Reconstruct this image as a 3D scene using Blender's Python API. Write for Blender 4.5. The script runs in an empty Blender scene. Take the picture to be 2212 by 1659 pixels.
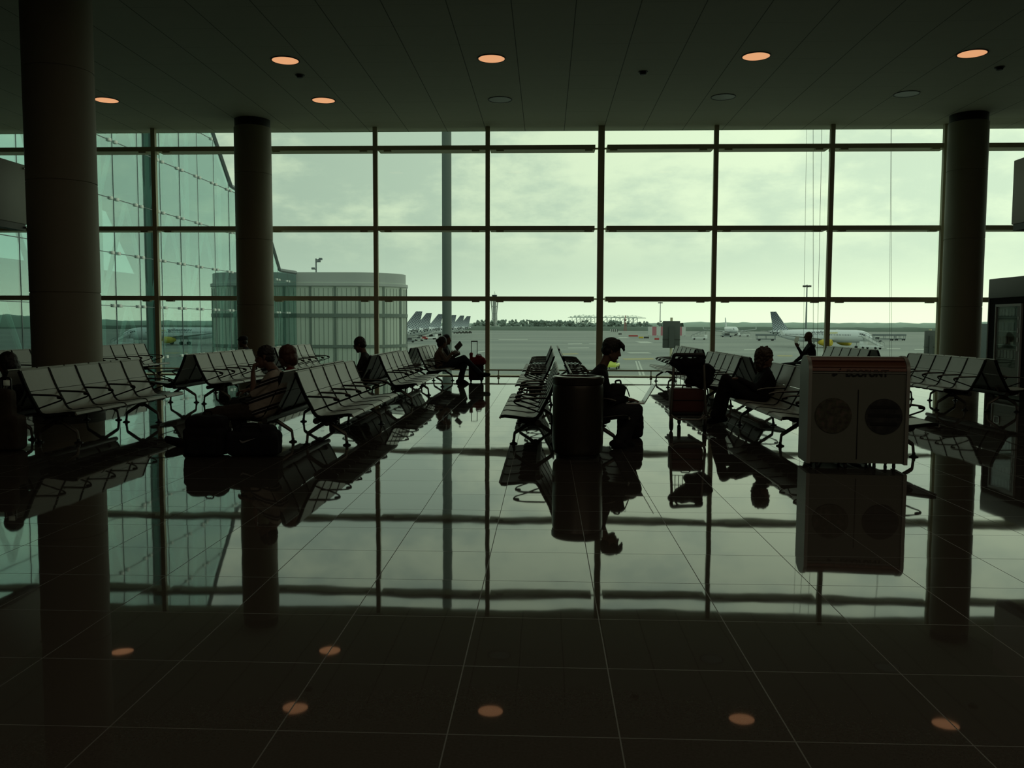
import bpy, bmesh, math, random
from mathutils import Vector, Matrix, noise as mnoise
random.seed(7)
C = bpy.context.scene.collection
PI = math.pi
V = Vector
# ------------------------------------------------------------------ camera
CAM_H = 1.45
FPX, PITCH, YAW, ROLL = 1858.6, 0.07041, 0.039, 0.0032
cy_, sy_, cp_, sp_ = math.cos(YAW), math.sin(YAW), math.cos(PITCH), math.sin(PITCH)
cr_, sr_ = math.cos(ROLL), math.sin(ROLL)
R0 = V((cy_, sy_, 0)); F0 = V((-sy_*cp_, cy_*cp_, -sp_)); U0 = V((-sy_*sp_, cy_*sp_, cp_))
CR = R0*cr_ + U0*sr_; CU = U0*cr_ - R0*sr_
cam = bpy.data.cameras.new('camera'); cam.sensor_width = 36; cam.lens = 36*FPX/2212
cam.clip_start = .05; cam.clip_end = 9000
co = bpy.data.objects.new('camera', cam); C.objects.link(co)
co.matrix_world = Matrix(((CR.x, CU.x, -F0.x, 0), (CR.y, CU.y, -F0.y, 0), (CR.z, CU.z, -F0.z, CAM_H), (0, 0, 0, 1)))
bpy.context.scene.camera = co

def at(px, py, Y):
    """world point seen at a photograph pixel, at depth Y"""
    d = F0 + CR*((px-1106)/FPX) - CU*((py-829.5)/FPX)
    return V((0, 0, CAM_H)) + d*(Y/d.y)
def atx(px, py, X):
    d = F0 + CR*((px-1106)/FPX) - CU*((py-829.5)/FPX)
    return V((0, 0, CAM_H)) + d*(X/d.x)

# ------------------------------------------------------------------ materials
def mat(name, col, rough=.6, metal=0., spec=.5, var=0., scale=8., bump=0., emis=None, estr=0., col2=None):
    m = bpy.data.materials.new(name); m.use_nodes = True
    nt = m.node_tree; b = nt.nodes['Principled BSDF']
    b.inputs['Roughness'].default_value = rough; b.inputs['Metallic'].default_value = metal
    b.inputs['Specular IOR Level'].default_value = spec
    tc = nt.nodes.new('ShaderNodeTexCoord'); nz = nt.nodes.new('ShaderNodeTexNoise')
    nz.inputs['Scale'].default_value = scale; nz.inputs['Detail'].default_value = 4
    nt.links.new(tc.outputs['Object'], nz.inputs['Vector'])
    mx = nt.nodes.new('ShaderNodeMix'); mx.data_type = 'RGBA'
    c2 = col2 or tuple(max(0, c*(1-var)) for c in col)
    mx.inputs[6].default_value = (*col, 1); mx.inputs[7].default_value = (*c2, 1)
    nt.links.new(nz.outputs['Fac'], mx.inputs[0]); nt.links.new(mx.outputs[2], b.inputs['Base Color'])
    if bump:
        bp = nt.nodes.new('ShaderNodeBump'); bp.inputs['Strength'].default_value = bump; bp.inputs['Distance'].default_value = .01
        nt.links.new(nz.outputs['Fac'], bp.inputs['Height']); nt.links.new(bp.outputs['Normal'], b.inputs['Normal'])
    if emis:
        b.inputs['Emission Color'].default_value = (*emis, 1); b.inputs['Emission Strength'].default_value = estr
    return m
class NT:
    """tiny node builder"""
    def __init__(s, m): s.t = m.node_tree; s.n = s.t.nodes; s.l = s.t.links
    def node(s, ty, **kw):
        n = s.n.new(ty)
        for k, v in kw.items(): setattr(n, k, v)
        return n
    def put(s, sock, v):
        if hasattr(v, 'is_output') or isinstance(v, bpy.types.NodeSocket): s.l.new(v, sock)
        else: sock.default_value = v
    def math(s, op, a, b=0., c=None):
        n = s.node('ShaderNodeMath', operation=op); s.put(n.inputs[0], a); s.put(n.inputs[1], b)
        if c is not None: s.put(n.inputs[2], c)
        return n.outputs[0]
    def mix(s, f, a, b, bt='MIX'):
        n = s.node('ShaderNodeMix', data_type='RGBA', blend_type=bt); s.put(n.inputs[0], f)
        s.put(n.inputs[6], a if not isinstance(a, tuple) else (*a, 1)); s.put(n.inputs[7], b if not isinstance(b, tuple) else (*b, 1))
        return n.outputs[2]
    def smooth(s, v, a, b, o0=0., o1=1.):
        n = s.node('ShaderNodeMapRange', interpolation_type='SMOOTHSTEP'); s.put(n.inputs[0], v)
        n.inputs[1].default_value = a; n.inputs[2].default_value = b; n.inputs[3].default_value = o0; n.inputs[4].default_value = o1
        return n.outputs[0]
    def noise(s, vec, scale, detail=4, rough=.5):
        n = s.node('ShaderNodeTexNoise'); s.put(n.inputs['Vector'], vec)
        n.inputs['Scale'].default_value = scale; n.inputs['Detail'].default_value = detail; n.inputs['Roughness'].default_value = rough
        return n
    def obj(s):
        return s.node('ShaderNodeTexCoord').outputs['Object']
    def xyz(s, v):
        n = s.node('ShaderNodeSeparateXYZ'); s.put(n.inputs[0], v); return n.outputs
    def comb(s, x, y, z):
        n = s.node('ShaderNodeCombineXYZ'); s.put(n.inputs[0], x); s.put(n.inputs[1], y); s.put(n.inputs[2], z); return n.outputs[0]
def glass(name, tint, gloss=.04, gcol=(1, 1, 1), rough=0.0, grazing=0.):
    m = bpy.data.materials.new(name); m.use_nodes = True; g = NT(m); g.n.clear()
    out = g.node('ShaderNodeOutputMaterial'); tr = g.node('ShaderNodeBsdfTransparent'); gl = g.node('ShaderNodeBsdfGlossy')
    tr.inputs[0].default_value = (*tint, 1); gl.inputs[0].default_value = (*gcol, 1); gl.inputs['Roughness'].default_value = rough
    lw = g.node('ShaderNodeLayerWeight'); lw.inputs[0].default_value = .5
    f = g.math('ADD', g.math('MULTIPLY', g.math('POWER', lw.outputs['Facing'], 3.), grazing), gloss)
    mx = g.node('ShaderNodeMixShader'); g.put(mx.inputs[0], f); g.l.new(tr.outputs[0], mx.inputs[1]); g.l.new(gl.outputs[0], mx.inputs[2])
    g.l.new(mx.outputs[0], out.inputs[0])
    return m

M = {}
M['steel'] = mat('painted_steel', (.58, .55, .38), .55, .0, .3, .15, 3)
M['steel_dark'] = mat('dark_steel', (.05, .05, .045), .5, .3, .4, .2, 6)
M['column'] = mat('column_concrete', (.25, .23, .17), .62, 0, .4, .12, 2.5, .05)
M['frame_black'] = mat('matt_black_frame', (.010, .010, .009), .85, 0, .12, .2, 20)
M['seat'] = mat('seat_grey', (.265, .275, .235), .42, .0, .5, .10, 14, .03)
M['black'] = mat('black_plastic', (.012, .012, .011), .45, 0, .4, .2, 20)
M['alu'] = mat('cast_aluminium', (.17, .165, .14), .45, .6, .5, .15, 10)
M['chrome'] = mat('brushed_chrome', (.55, .55, .52), .25, 1., .5, .1, 20)
M['white'] = mat('white_plastic', (.75, .77, .74), .5, 0, .5, .05, 10)
M['skin'] = mat('skin', (.15, .085, .06), .55, 0, .4, .12, 20)
M['skin_dark'] = mat('brown_skin', (.12, .065, .045), .5, 0, .4, .12, 20)
M['hair'] = mat('dark_hair', (.014, .011, .009), .55, 0, .4, .3, 60, .2)
M['hair_red'] = mat('auburn_hair', (.085, .032, .017), .5, 0, .4, .3, 60, .2)
M['hair_brown'] = mat('brown_hair', (.055, .032, .02), .5, 0, .4, .3, 60, .2)
M['cloth_black'] = mat('black_cloth', (.012, .012, .014), .9, 0, .2, .3, 30, .1)
M['cloth_dark'] = mat('charcoal_cloth', (.03, .03, .032), .9, 0, .2, .3, 30, .1)
M['cloth_navy'] = mat('navy_denim', (.025, .035, .05), .9, 0, .2, .3, 40, .1)
M['cloth_brown'] = mat('brown_cloth', (.05, .038, .03), .9, 0, .2, .3, 30, .1)
M['cloth_tan'] = mat('tan_cloth', (.20, .16, .12), .9, 0, .2, .2, 30, .1)
M['cloth_red'] = mat('red_cloth', (.20, .02, .018), .85, 0, .2, .3, 30, .1)
M['suit_red'] = mat('red_brown_suitcase', (.10, .025, .018), .6, 0, .4, .2, 20, .1)
M['paper'] = mat('newsprint', (.55, .55, .52), .9, 0, .2, .25, 40)
M['paper_dark'] = mat('dark_printed_page', (.12, .13, .12), .8, 0, .2, .35, 30)
M['whitecup'] = mat('white_paper', (.85, .87, .82), .7, 0, .3, .03, 10)
def thin_paper(m, c, f):
    g = NT(m); b = g.n['Principled BSDF']; o = g.n['Material Output']; t = g.node('ShaderNodeBsdfTranslucent'); t.inputs[0].default_value = (*c, 1)
    x = g.node('ShaderNodeMixShader'); x.inputs[0].default_value = f; g.l.new(b.outputs[0], x.inputs[1]); g.l.new(t.outputs[0], x.inputs[2]); g.l.new(x.outputs[0], o.inputs[0])
thin_paper(M['whitecup'], (.95, .95, .9), .6); thin_paper(M['paper'], (.6, .6, .56), .3)
M['rubber'] = mat('rubber', (.02, .02, .02), .8, 0, .3, .2, 20)
M['white_paint'] = mat('white_aircraft_paint', (.72, .75, .76), .35, 0, .5, .04, .6)
M['yellow'] = mat('yellow_paint', (.55, .42, .03), .45, 0, .5, .1, 1)
M['red'] = mat('red_paint', (.42, .05, .05), .6, 0, .4, .15, 1)
M['grey_paint'] = mat('grey_paint', (.16, .19, .20), .55, 0, .4, .15, 1)
M['pale'] = mat('pale_grey_paint', (.42, .45, .44), .6, 0, .4, .1, .5)
M['darkglass'] = mat('dark_window', (.03, .04, .045), .15, 0, .5, .1, 2)
M['concrete'] = mat('grey_concrete', (.28, .31, .30), .8, 0, .3, .12, .4)
M['ext_column'] = mat('exterior_column_paint', (.115, .145, .135), .6, 0, .4, .08, .5)
M['leaf'] = mat('hazy_distant_foliage', (.18, .225, .195), .95, 0, .1, .35, .05)  # base colour lightened to carry distance haze
M['leaf2'] = mat('hazy_foliage', (.42, .52, .46), .95, 0, .1, .2, .02)  # haze put into the colour, paler than the foliage itself

# floor: polished stone tiles on a 0.6085 m grid
def floor_material():
    m = bpy.data.materials.new('polished_stone_tiles'); m.use_nodes = True; g = NT(m); b = g.n['Principled BSDF']
    T = .6085; X0, Y0 = -.340, 2.9365
    o = g.xyz(g.obj())
    tx = g.math('DIVIDE', g.math('SUBTRACT', o[0], X0), T); ty = g.math('DIVIDE', g.math('SUBTRACT', o[1], Y0), T)
    fx = g.math('FRACT', tx); fy = g.math('FRACT', ty)
    ix = g.math('FLOOR', tx); iy = g.math('FLOOR', ty)
    ex = g.math('MINIMUM', fx, g.math('SUBTRACT', 1., fx)); ey = g.math('MINIMUM', fy, g.math('SUBTRACT', 1., fy))
    e = g.math('MINIMUM', ex, ey)
    joint = g.math('LESS_THAN', e, .0042)
    wn = g.node('ShaderNodeTexWhiteNoise', noise_dimensions='3D'); g.put(wn.inputs[0], g.comb(ix, iy, 0.))
    n1 = g.noise(g.obj(), 90, 3).outputs['Fac']; n2 = g.noise(g.obj(), 5, 3).outputs['Fac']
    c = g.mix(n1, (.070, .060, .050), (.035, .030, .026))
    c = g.mix(g.math('MULTIPLY', wn.outputs['Value'], .3), c, (.05, .045, .04))
    c = g.mix(joint, c, (.095, .09, .08)); g.put(b.inputs['Base Color'], c)
    r = g.math('ADD', g.math('MULTIPLY', n2, .018), .018)
    g.put(b.inputs['Roughness'], g.math('ADD', r, g.math('MULTIPLY', joint, .5)))
    b.inputs['IOR'].default_value = 1.46
    # each tile lies a hair out of level, and the polish is gently wavy
    wv = g.noise(g.obj(), 2.4, 2).outputs['Color']
    v1 = g.node('ShaderNodeVectorMath', operation='SUBTRACT'); g.put(v1.inputs[0], wn.outputs['Color']); v1.inputs[1].default_value = (.5, .5, .5)
    v2 = g.node('ShaderNodeVectorMath', operation='SUBTRACT'); g.put(v2.inputs[0], wv); v2.inputs[1].default_value = (.5, .5, .5)
    s1 = g.node('ShaderNodeVectorMath', operation='MULTIPLY'); g.l.new(v1.outputs[0], s1.inputs[0]); s1.inputs[1].default_value = (.0016, .0022, 0)
    s2 = g.node('ShaderNodeVectorMath', operation='MULTIPLY'); g.l.new(v2.outputs[0], s2.inputs[0]); s2.inputs[1].default_value = (.004, .0055, 0)
    a1 = g.node('ShaderNodeVectorMath', operation='ADD'); g.l.new(s1.outputs[0], a1.inputs[0]); g.l.new(s2.outputs[0], a1.inputs[1])
    a2 = g.node('ShaderNodeVectorMath', operation='ADD'); g.l.new(a1.outputs[0], a2.inputs[0]); a2.inputs[1].default_value = (0, 0, 1)
    nn = g.node('ShaderNodeVectorMath', operation='NORMALIZE'); g.l.new(a2.outputs[0], nn.inputs[0]); g.l.new(nn.outputs[0], b.inputs['Normal'])
    return m
M['floor'] = floor_material()
def ceiling_material():
    m = bpy.data.materials.new('ceiling_panels'); m.use_nodes = True; g = NT(m); b = g.n['Principled BSDF']
    o = g.xyz(g.obj())
    fx = g.math('FRACT', g.math('DIVIDE', g.math('SUBTRACT', o[0], CEIL_X0), CEIL_P)); fy = g.math('FRACT', g.math('DIVIDE', o[1], CEIL_PY))
    jx = g.math('LESS_THAN', fx, .016); jy = g.math('LESS_THAN', fy, .012)
    n1 = g.noise(g.obj(), 3, 3).outputs['Fac']
    c = g.mix(n1, (.50, .50, .42), (.46, .46, .385))
    c = g.mix(g.math('MULTIPLY', jy, .28), c, (.05, .05, .045)); c = g.mix(g.math('MULTIPLY', jx, .8), c, (.03, .03, .028))
    g.put(b.inputs['Base Color'], c); b.inputs['Roughness'].default_value = .7; b.inputs['Specular IOR Level'].default_value = .25
    return m
CEIL_P, CEIL_PY, CEIL_X0 = 1.068, 1.04, .46
M['ceiling'] = ceiling_material()
M['wall'] = mat('dark_wall_paint', (.10, .095, .08), .8, 0, .3, .1, 2)
M['glass'] = glass('green_tinted_glass', (.885, .97, .855), .015)
M['wing_glass'] = glass('teal_curtain_glass', (.60, .77, .74), .20, (.73, .90, .90), 0., .75)
M['lamp'] = mat('warm_lamp', (.8, .6, .4), .5, 0, .3, 0, 1, 0, (1., .47, .22), .74)
M['reflector'] = mat('lamp_reflector', (.55, .45, .35), .35, .3, .5, .05, 3)
M['lamp_off'] = mat('unlit_lamp_glass', (.30, .31, .27), .35, 0, .5, .1, 2)

# ------------------------------------------------------------------ mesh helpers
class MB:
    def __init__(s): s.v = []; s.f = []; s.mi = []; s.m = 0; s.sm = []
    def add(s, vs, fs, smooth=False):
        o = len(s.v); s.v += [tuple(q) for q in vs]
        for f in fs: s.f.append([o+i for i in f]); s.mi.append(s.m); s.sm.append(smooth)
        return s
    def box(s, x0, x1, y0, y1, z0, z1):
        vs = [(x, y, z) for z in (z0, z1) for y in (y0, y1) for x in (x0, x1)]
        return s.add(vs, [(0, 2, 3, 1), (4, 5, 7, 6), (0, 1, 5, 4), (1, 3, 7, 5), (3, 2, 6, 7), (2, 0, 4, 6)])
    def obox(s, c, ax, ay, az):
        """box about c with half-axis vectors"""
        c, ax, ay, az = V(c), V(ax), V(ay), V(az)
        vs = [c + ax*i + ay*j + az*k for k in (-1, 1) for j in (-1, 1) for i in (-1, 1)]
        return s.add(vs, [(0, 2, 3, 1), (4, 5, 7, 6), (0, 1, 5, 4), (1, 3, 7, 5), (3, 2, 6, 7), (2, 0, 4, 6)])
    def rbox(s, x0, x1, y0, y1, z0, z1, r=.02, n=3):
        bm = bmesh.new(); bmesh.ops.create_cube(bm, size=1)
        for q in bm.verts: q.co = V(((x0+x1)/2 + q.co.x*(x1-x0), (y0+y1)/2 + q.co.y*(y1-y0), (z0+z1)/2 + q.co.z*(z1-z0)))
        bmesh.ops.bevel(bm, geom=bm.edges[:], offset=r, segments=n, affect='EDGES', profile=.5)
        return s.frombm(bm, True)
    def frombm(s, bm, smooth=False):
        bm.verts.index_update()
        s.add([q.co[:] for q in bm.verts], [[q.index for q in f.verts] for f in bm.faces], smooth); bm.free(); return s
    def tube(s, pts, r, n=8, closed=False):
        pts = [V(q) for q in pts]; k = len(pts); rr = r if isinstance(r, (list, tuple)) else [r]*k
        vs = []; up = None
        for i in range(k):
            if closed: t = pts[(i+1) % k] - pts[i-1]
            else: t = pts[min(i+1, k-1)] - pts[max(i-1, 0)]
            t.normalize()
            if up is None:
                up = t.orthogonal().normalized()
            up = (up - t*up.dot(t));
            up = up.normalized() if up.length > 1e-6 else t.orthogonal().normalized()
            w = t.cross(up)
            for j in range(n):
                a = 2*PI*j/n; vs.append(pts[i] + (up*math.cos(a) + w*math.sin(a))*rr[i])
        fs = []
        for i in range(k if closed else k-1):
            b = (i+1) % k
            for j in range(n): fs.append((i*n+j, i*n+(j+1) % n, b*n+(j+1) % n, b*n+j))
        if not closed: fs += [tuple(range(n))[::-1], tuple((k-1)*n+j for j in range(n))]
        return s.add(vs, fs, True)
    def lathe(s, prof, n=24, c=(0, 0, 0), axis='z', caps=True):
        vs = []; fs = []; k = len(prof)
        for r, z in prof:
            for j in range(n):
                a = 2*PI*j/n; x, y = r*math.cos(a), r*math.sin(a)
                q = (x, y, z) if axis == 'z' else ((z, x, y) if axis == 'x' else (x, z, y))
                vs.append((q[0]+c[0], q[1]+c[1], q[2]+c[2]))
        for i in range(k-1):
            for j in range(n): fs.append((i*n+j, i*n+(j+1) % n, (i+1)*n+(j+1) % n, (i+1)*n+j))
        if caps: fs += [tuple(range(n))[::-1], tuple((k-1)*n+j for j in range(n))]
        return s.add(vs, fs, True)
    def prism(s, poly, a0, a1, axis='y', smooth=False):
        """poly: 2-D outline; swept along an axis. y: (x,z)  x: (y,z)  z: (x,y)"""
        def q(p, a): return (p[0], a, p[1]) if axis == 'y' else ((a, p[0], p[1]) if axis == 'x' else (p[0], p[1], a))
        n = len(poly); vs = [q(p, a0) for p in poly] + [q(p, a1) for p in poly]
        fs = [tuple(range(n)), tuple(range(2*n-1, n-1, -1))] + [(i, n+i, n+(i+1) % n, (i+1) % n) for i in range(n)]
        return s.add(vs, fs, smooth)
    def quad(s, a, b, c, d): return s.add([a, b, c, d], [(0, 1, 2, 3)])
    def slab(s, pts, off):
        """flat polygon given thickness by an offset vector"""
        n = len(pts); off = V(off); vs = [V(p) for p in pts] + [V(p)+off for p in pts]
        return s.add(vs, [tuple(range(n)), tuple(range(2*n-1, n-1, -1))] + [(i, n+i, n+(i+1) % n, (i+1) % n) for i in range(n)])
    def ball(s, c, r, seg=12, sc=(1, 1, 1)):
        bm = bmesh.new(); bmesh.ops.create_uvsphere(bm, u_segments=seg, v_segments=max(6, seg*2//3), radius=1)
        rr = r if isinstance(r, (tuple, list)) else (r*sc[0], r*sc[1], r*sc[2])
        for q in bm.verts: q.co = V((c[0]+q.co.x*rr[0], c[1]+q.co.y*rr[1], c[2]+q.co.z*rr[2]))
        return s.frombm(bm, True)
    def mesh(s, name, mats):
        me = bpy.data.meshes.new(name); me.from_pydata(s.v, [], s.f)
        bm = bmesh.new(); bm.from_mesh(me); bmesh.ops.recalc_face_normals(bm, faces=bm.faces); bm.to_mesh(me); bm.free()
        for m in (mats if isinstance(mats, (list, tuple)) else [mats]): me.materials.append(m)
        me.polygons.foreach_set('material_index', s.mi); me.polygons.foreach_set('use_smooth', s.sm)
        try: me.set_sharp_from_angle(angle=math.radians(40))
        except Exception: pass
        return me
    def build(s, name, mats, parent=None):
        o = bpy.data.objects.new(name, s.mesh(name, mats)); C.objects.link(o)
        if parent: o.parent = parent
        return o
def thing(name, label, cat, loc=(0, 0, 0), rz=0., group=None):
    o = bpy.data.objects.new(name, None); o.empty_display_size = .1; C.objects.link(o)
    o.location = loc; o.rotation_euler = (0, 0, rz); o['label'] = label; o['category'] = cat
    if group: o['group'] = group
    return o
def tag(o, label, cat, group=None, kind=None):
    o['label'] = label; o['category'] = cat
    if group: o['group'] = group
    if kind: o['kind'] = kind
    return o
def struct(o): o['kind'] = 'structure'; return o
def empty_struct(name):
    o = bpy.data.objects.new(name, None); o.empty_display_size = .1; C.objects.link(o); o['kind'] = 'structure'; return o
def copy_tree(o, parent=None):
    c = o.copy(); C.objects.link(c)
    if parent: c.parent = parent
    for ch in list(o.children): copy_tree(ch, c)
    return c
def dup(o, loc, rz=0., label=None, group=None):
    c = copy_tree(o); c.location = loc; c.rotation_euler = (0, 0, rz)
    if label: c['label'] = label
    if group: c['group'] = group
    return c
def fillet(pts, r, n=4, closed=False):
    pts = [V(p) for p in pts]; out = []; k = len(pts)
    for i in range(k):
        if not closed and i in (0, k-1): out.append(pts[i]); continue
        p, a, b = pts[i], pts[i-1], pts[(i+1) % k]
        da, db = (a-p), (b-p); rr = min(r, da.length*.48, db.length*.48)
        p0 = p + da.normalized()*rr; p1 = p + db.normalized()*rr
        for j in range(n+1):
            t = j/n; out.append(p0*(1-t)**2 + p*2*t*(1-t) + p1*t*t)
    return out

# ------------------------------------------------------------------ room shell
D = 23.45; ZC = 6.706; GY = 23.93
XL, XR, YB = -24., 20., -10.
struct(MB().box(XL, XR, YB, GY+.1, -.3, 0).build('floor', M['floor']))
struct(MB().box(XL, XR, YB, GY+.1, ZC, ZC+.3).build('ceiling', M['ceiling']))
struct(MB().box(XL-.3, XL, YB, GY, 0, ZC).build('wall_left', M['wall']))
struct(MB().box(XR, XR+.3, YB, GY, 0, ZC).build('wall_right', M['wall']))
struct(MB().box(XL, XR, YB-.3, YB, 0, ZC).build('wall_back', M['wall']))
MX0, MS = 1.456, 3.0434
ZB = [6.159, 4.015, 2.118]
ks = list(range(-8, 7))
n = 0
for k in ks:                                                          # mullions
    x = MX0 + MS*k - (.10 if k == 3 else 0); w = .085 if k == 0 else .058
    b = MB().box(x-w, x+w, D-.05, D+.07, 0, ZC)
    n += 1; struct(b.build('trim_%d' % n, M['steel']))
n = 0
for k in ks[:-1]:                                                     # one window per bay: panes, transoms with their tabs
    x0, x1 = MX0 + MS*k, MX0 + MS*(k+1); n += 1
    w = empty_struct('window_%d' % n)
    zs = [0.0] + ZB[::-1] + [ZC]
    for i in range(4):
        MB().box(x0, x1, GY, GY+.02, zs[i], zs[i+1]).build('window_pane', M['glass'], w)
    g0 = .16 if k == 0 else (.058); g1 = .16 if k == -1 else .058
    for z in ZB:
        b = MB(); b.box(x0+g0, x1-g1, D, GY, z-.06, z+.06)
        if k == 0: b.box(x0, x0+g0, D+.2, D+.26, z-.02, z+.02)
        if k == -1: b.box(x1-g1, x1, D+.2, D+.26, z-.02, z+.02)
        for xx in (x0+.33, x1-.33): b.box(xx-.1, xx+.1, D+.02, D+.16, z-.095, z-.059)
        b.build('transom', M['steel'], w)
    MB().box(x0, x1, D, GY, 0, .022).build('window_sill', M['steel'], w)
n += 1
# low bumper rail along the glass
rail = thing('bumper_rail', 'low dark metal rail on short posts running along the foot of the window wall', 'rail', (0, D-.25, 0))
MB().tube([(-19, 0, .19), (16.6, 0, .19)], .02, 10).build('rail_bar', M['steel'], rail)
for i in range(-4, 4):
    x = -1.27 + 4.1*i + 0.
    b = MB(); b.tube([(x, 0, 0), (x, 0, .05), (x, 0, .06), (x, 0, .17)], [.035, .035, .014, .014], 8); b.build('post', M['steel'], rail)
# columns
def column(name, x, y, r, label, tile=True):
    t = thing(name, label, 'column', (x, y, 0))
    b = MB(); zs = [0, 1.9, 3.6, 5.3, 6.5]
    prof = []
    for a, c in zip(zs[:-1], zs[1:]): prof += [(r, a+.012), (r, c-.012), (r-.012, c-.006), (r-.012, c+.006)]
    b.lathe(prof, 48); b.build('shaft', M['column'], t)
    MB().lathe([(r-.02, 6.48), (r-.02, ZC)], 48).build('collar', M['black'], t)
    MB().lathe([(r+.015, 0), (r+.015, .12), (r, .125)], 48).build('base_ring', M['steel_dark'], t)
    return t
column('round_column', -7.57, 13.35, .505, 'thick round column standing nearest, behind the left-hand bench')
column('round_column', -7.67, 22.55, .47, 'round column against the glass, left of the seated reader in the striped shirt')
column('round_column', 10.585, 22.45, .47, 'round column against the glass on the right, by the vending kiosk')
# ceiling lamps and detectors
def downlight(x, y, lit, label):
    t = thing('ceiling_downlight', label, 'ceiling light', (x, y, ZC), 0, 'lit ceiling downlights' if lit else 'unlit ceiling downlights')
    b = MB(); b.lathe([(.262, .0), (.262, -.012), (.285, -.014), (.285, .0)], 40, caps=False); b.build('trim_ring', M['steel_dark'], t)
    b = MB(); b.lathe([(.263, -.008), (.262, -.002)], 40) ; b.build('lamp_disc', M['lamp'] if lit else M['lamp_off'], t)
    if lit:
        l = bpy.data.lights.new('lamp', 'SPOT'); l.energy = 16; l.color = (1, .58, .3); l.spot_size = 2.0; l.spot_blend = .8; l.shadow_soft_size = .25
        lo = bpy.data.objects.new('lamp_light', l); C.objects.link(lo); lo.parent = t; lo.location = (0, 0, -.03)
for x, y, lit, lb in [(-5.26, 17.5, 1, 'glowing round downlight in the nearer row, left of the middle'), (-1.11, 17.5, 1, 'glowing round downlight in the nearer row, just left of the thick mullion'),
        (4.1, 17.5, 1, 'glowing round downlight in the nearer row, over the luggage trolley'), (8.24, 17.45, 1, 'glowing round downlight in the nearer row, furthest right near the right column'),
        (-10.45, 20.45, 1, 'glowing round downlight beside the thick left column'), (-5.29, 20.6, 1, 'glowing round downlight in the row nearer the glass, right of the second column'),
        (-1.11, 20.65, 0, 'unlit round downlight left of the thick mullion'), (4.08, 20.55, 0, 'unlit round downlight above the middle right windows'), (8.2, 20.4, 0, 'unlit round downlight close to the right column')]:
    downlight(x, y, lit, lb)
for x, y, lb in [(-5.26, 18.53, 'small smoke detector behind the left glowing downlight'), (2., 18.5, 'small smoke detector alone in the middle of the ceiling'), (9.24, 18.38, 'small smoke detector by the right column')]:
    t = thing('smoke_detector', lb, 'smoke detector', (x, y, ZC))
    MB().lathe([(.02, -.07), (.06, -.06), (.075, -.03), (.08, 0)], 20).build('body', M['black'], t)
    MB().lathe([(.1, -.012), (.1, 0)], 20).build('base', M['steel_dark'], t)
# unseen soft fill lights, added under the ceiling to brighten the dark hall
for x in (-1.5, 4.2, 9.5):
    for y, e in ((-7., 34), (1., 34), (11.5, 11)):
        l = bpy.data.lights.new('hall_fill', 'AREA'); l.shape = 'DISK'; l.size = 4.; l.energy = e; l.color = (1, .86, .62)
        lo = bpy.data.objects.new('hall_fill', l); C.objects.link(lo); lo.location = (x, y, ZC-.05)
# hanging sign boxes seen end-on at both edges
def hang_sign(x, y0, y1, z0, z1, label):
    t = thing('hanging_sign', label, 'sign', (x, y1, z0))
    L = y1-y0
    MB().rbox(-.10, .10, -L, 0, .10, z1-z0, .012, 2).build('panel', M['sign'], t)
    MB().box(-.085, .085, -L+.02, -.03, 0, .10).build('lower_rail', M['steel_dark'], t)
    for y in (-.05,):
        for z in (z1-z0-.06, .05): MB().tube([(.09, y, z), (.118, y, z)], .018, 8).build('bolt', M['chrome'], t)
    for y in (-L*.45, -L*.8): MB().tube([(0, y, z1-z0), (0, y, ZC-z0)], .025, 8).build('hanging_rod', M['steel_dark'], t)
M['sign'] = mat('grey_sign_panel', (.36, .36, .30), .55, 0, .4, .06, 4)
q = at(60, 487, 13.8); q2 = at(60, 357, 13.8)
hang_sign(q.x-.1, 9.2, 13.8, q.z-.09, q2.z, 'grey hanging sign box beside the thick left column')
q = at(2184, 487, 13.8); q2 = at(2186, 347, 13.8)
hang_sign(q.x+.1, 9.2, 13.8, q.z-.09, q2.z, 'dark hanging sign box at the right edge, above the vending kiosk')

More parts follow.
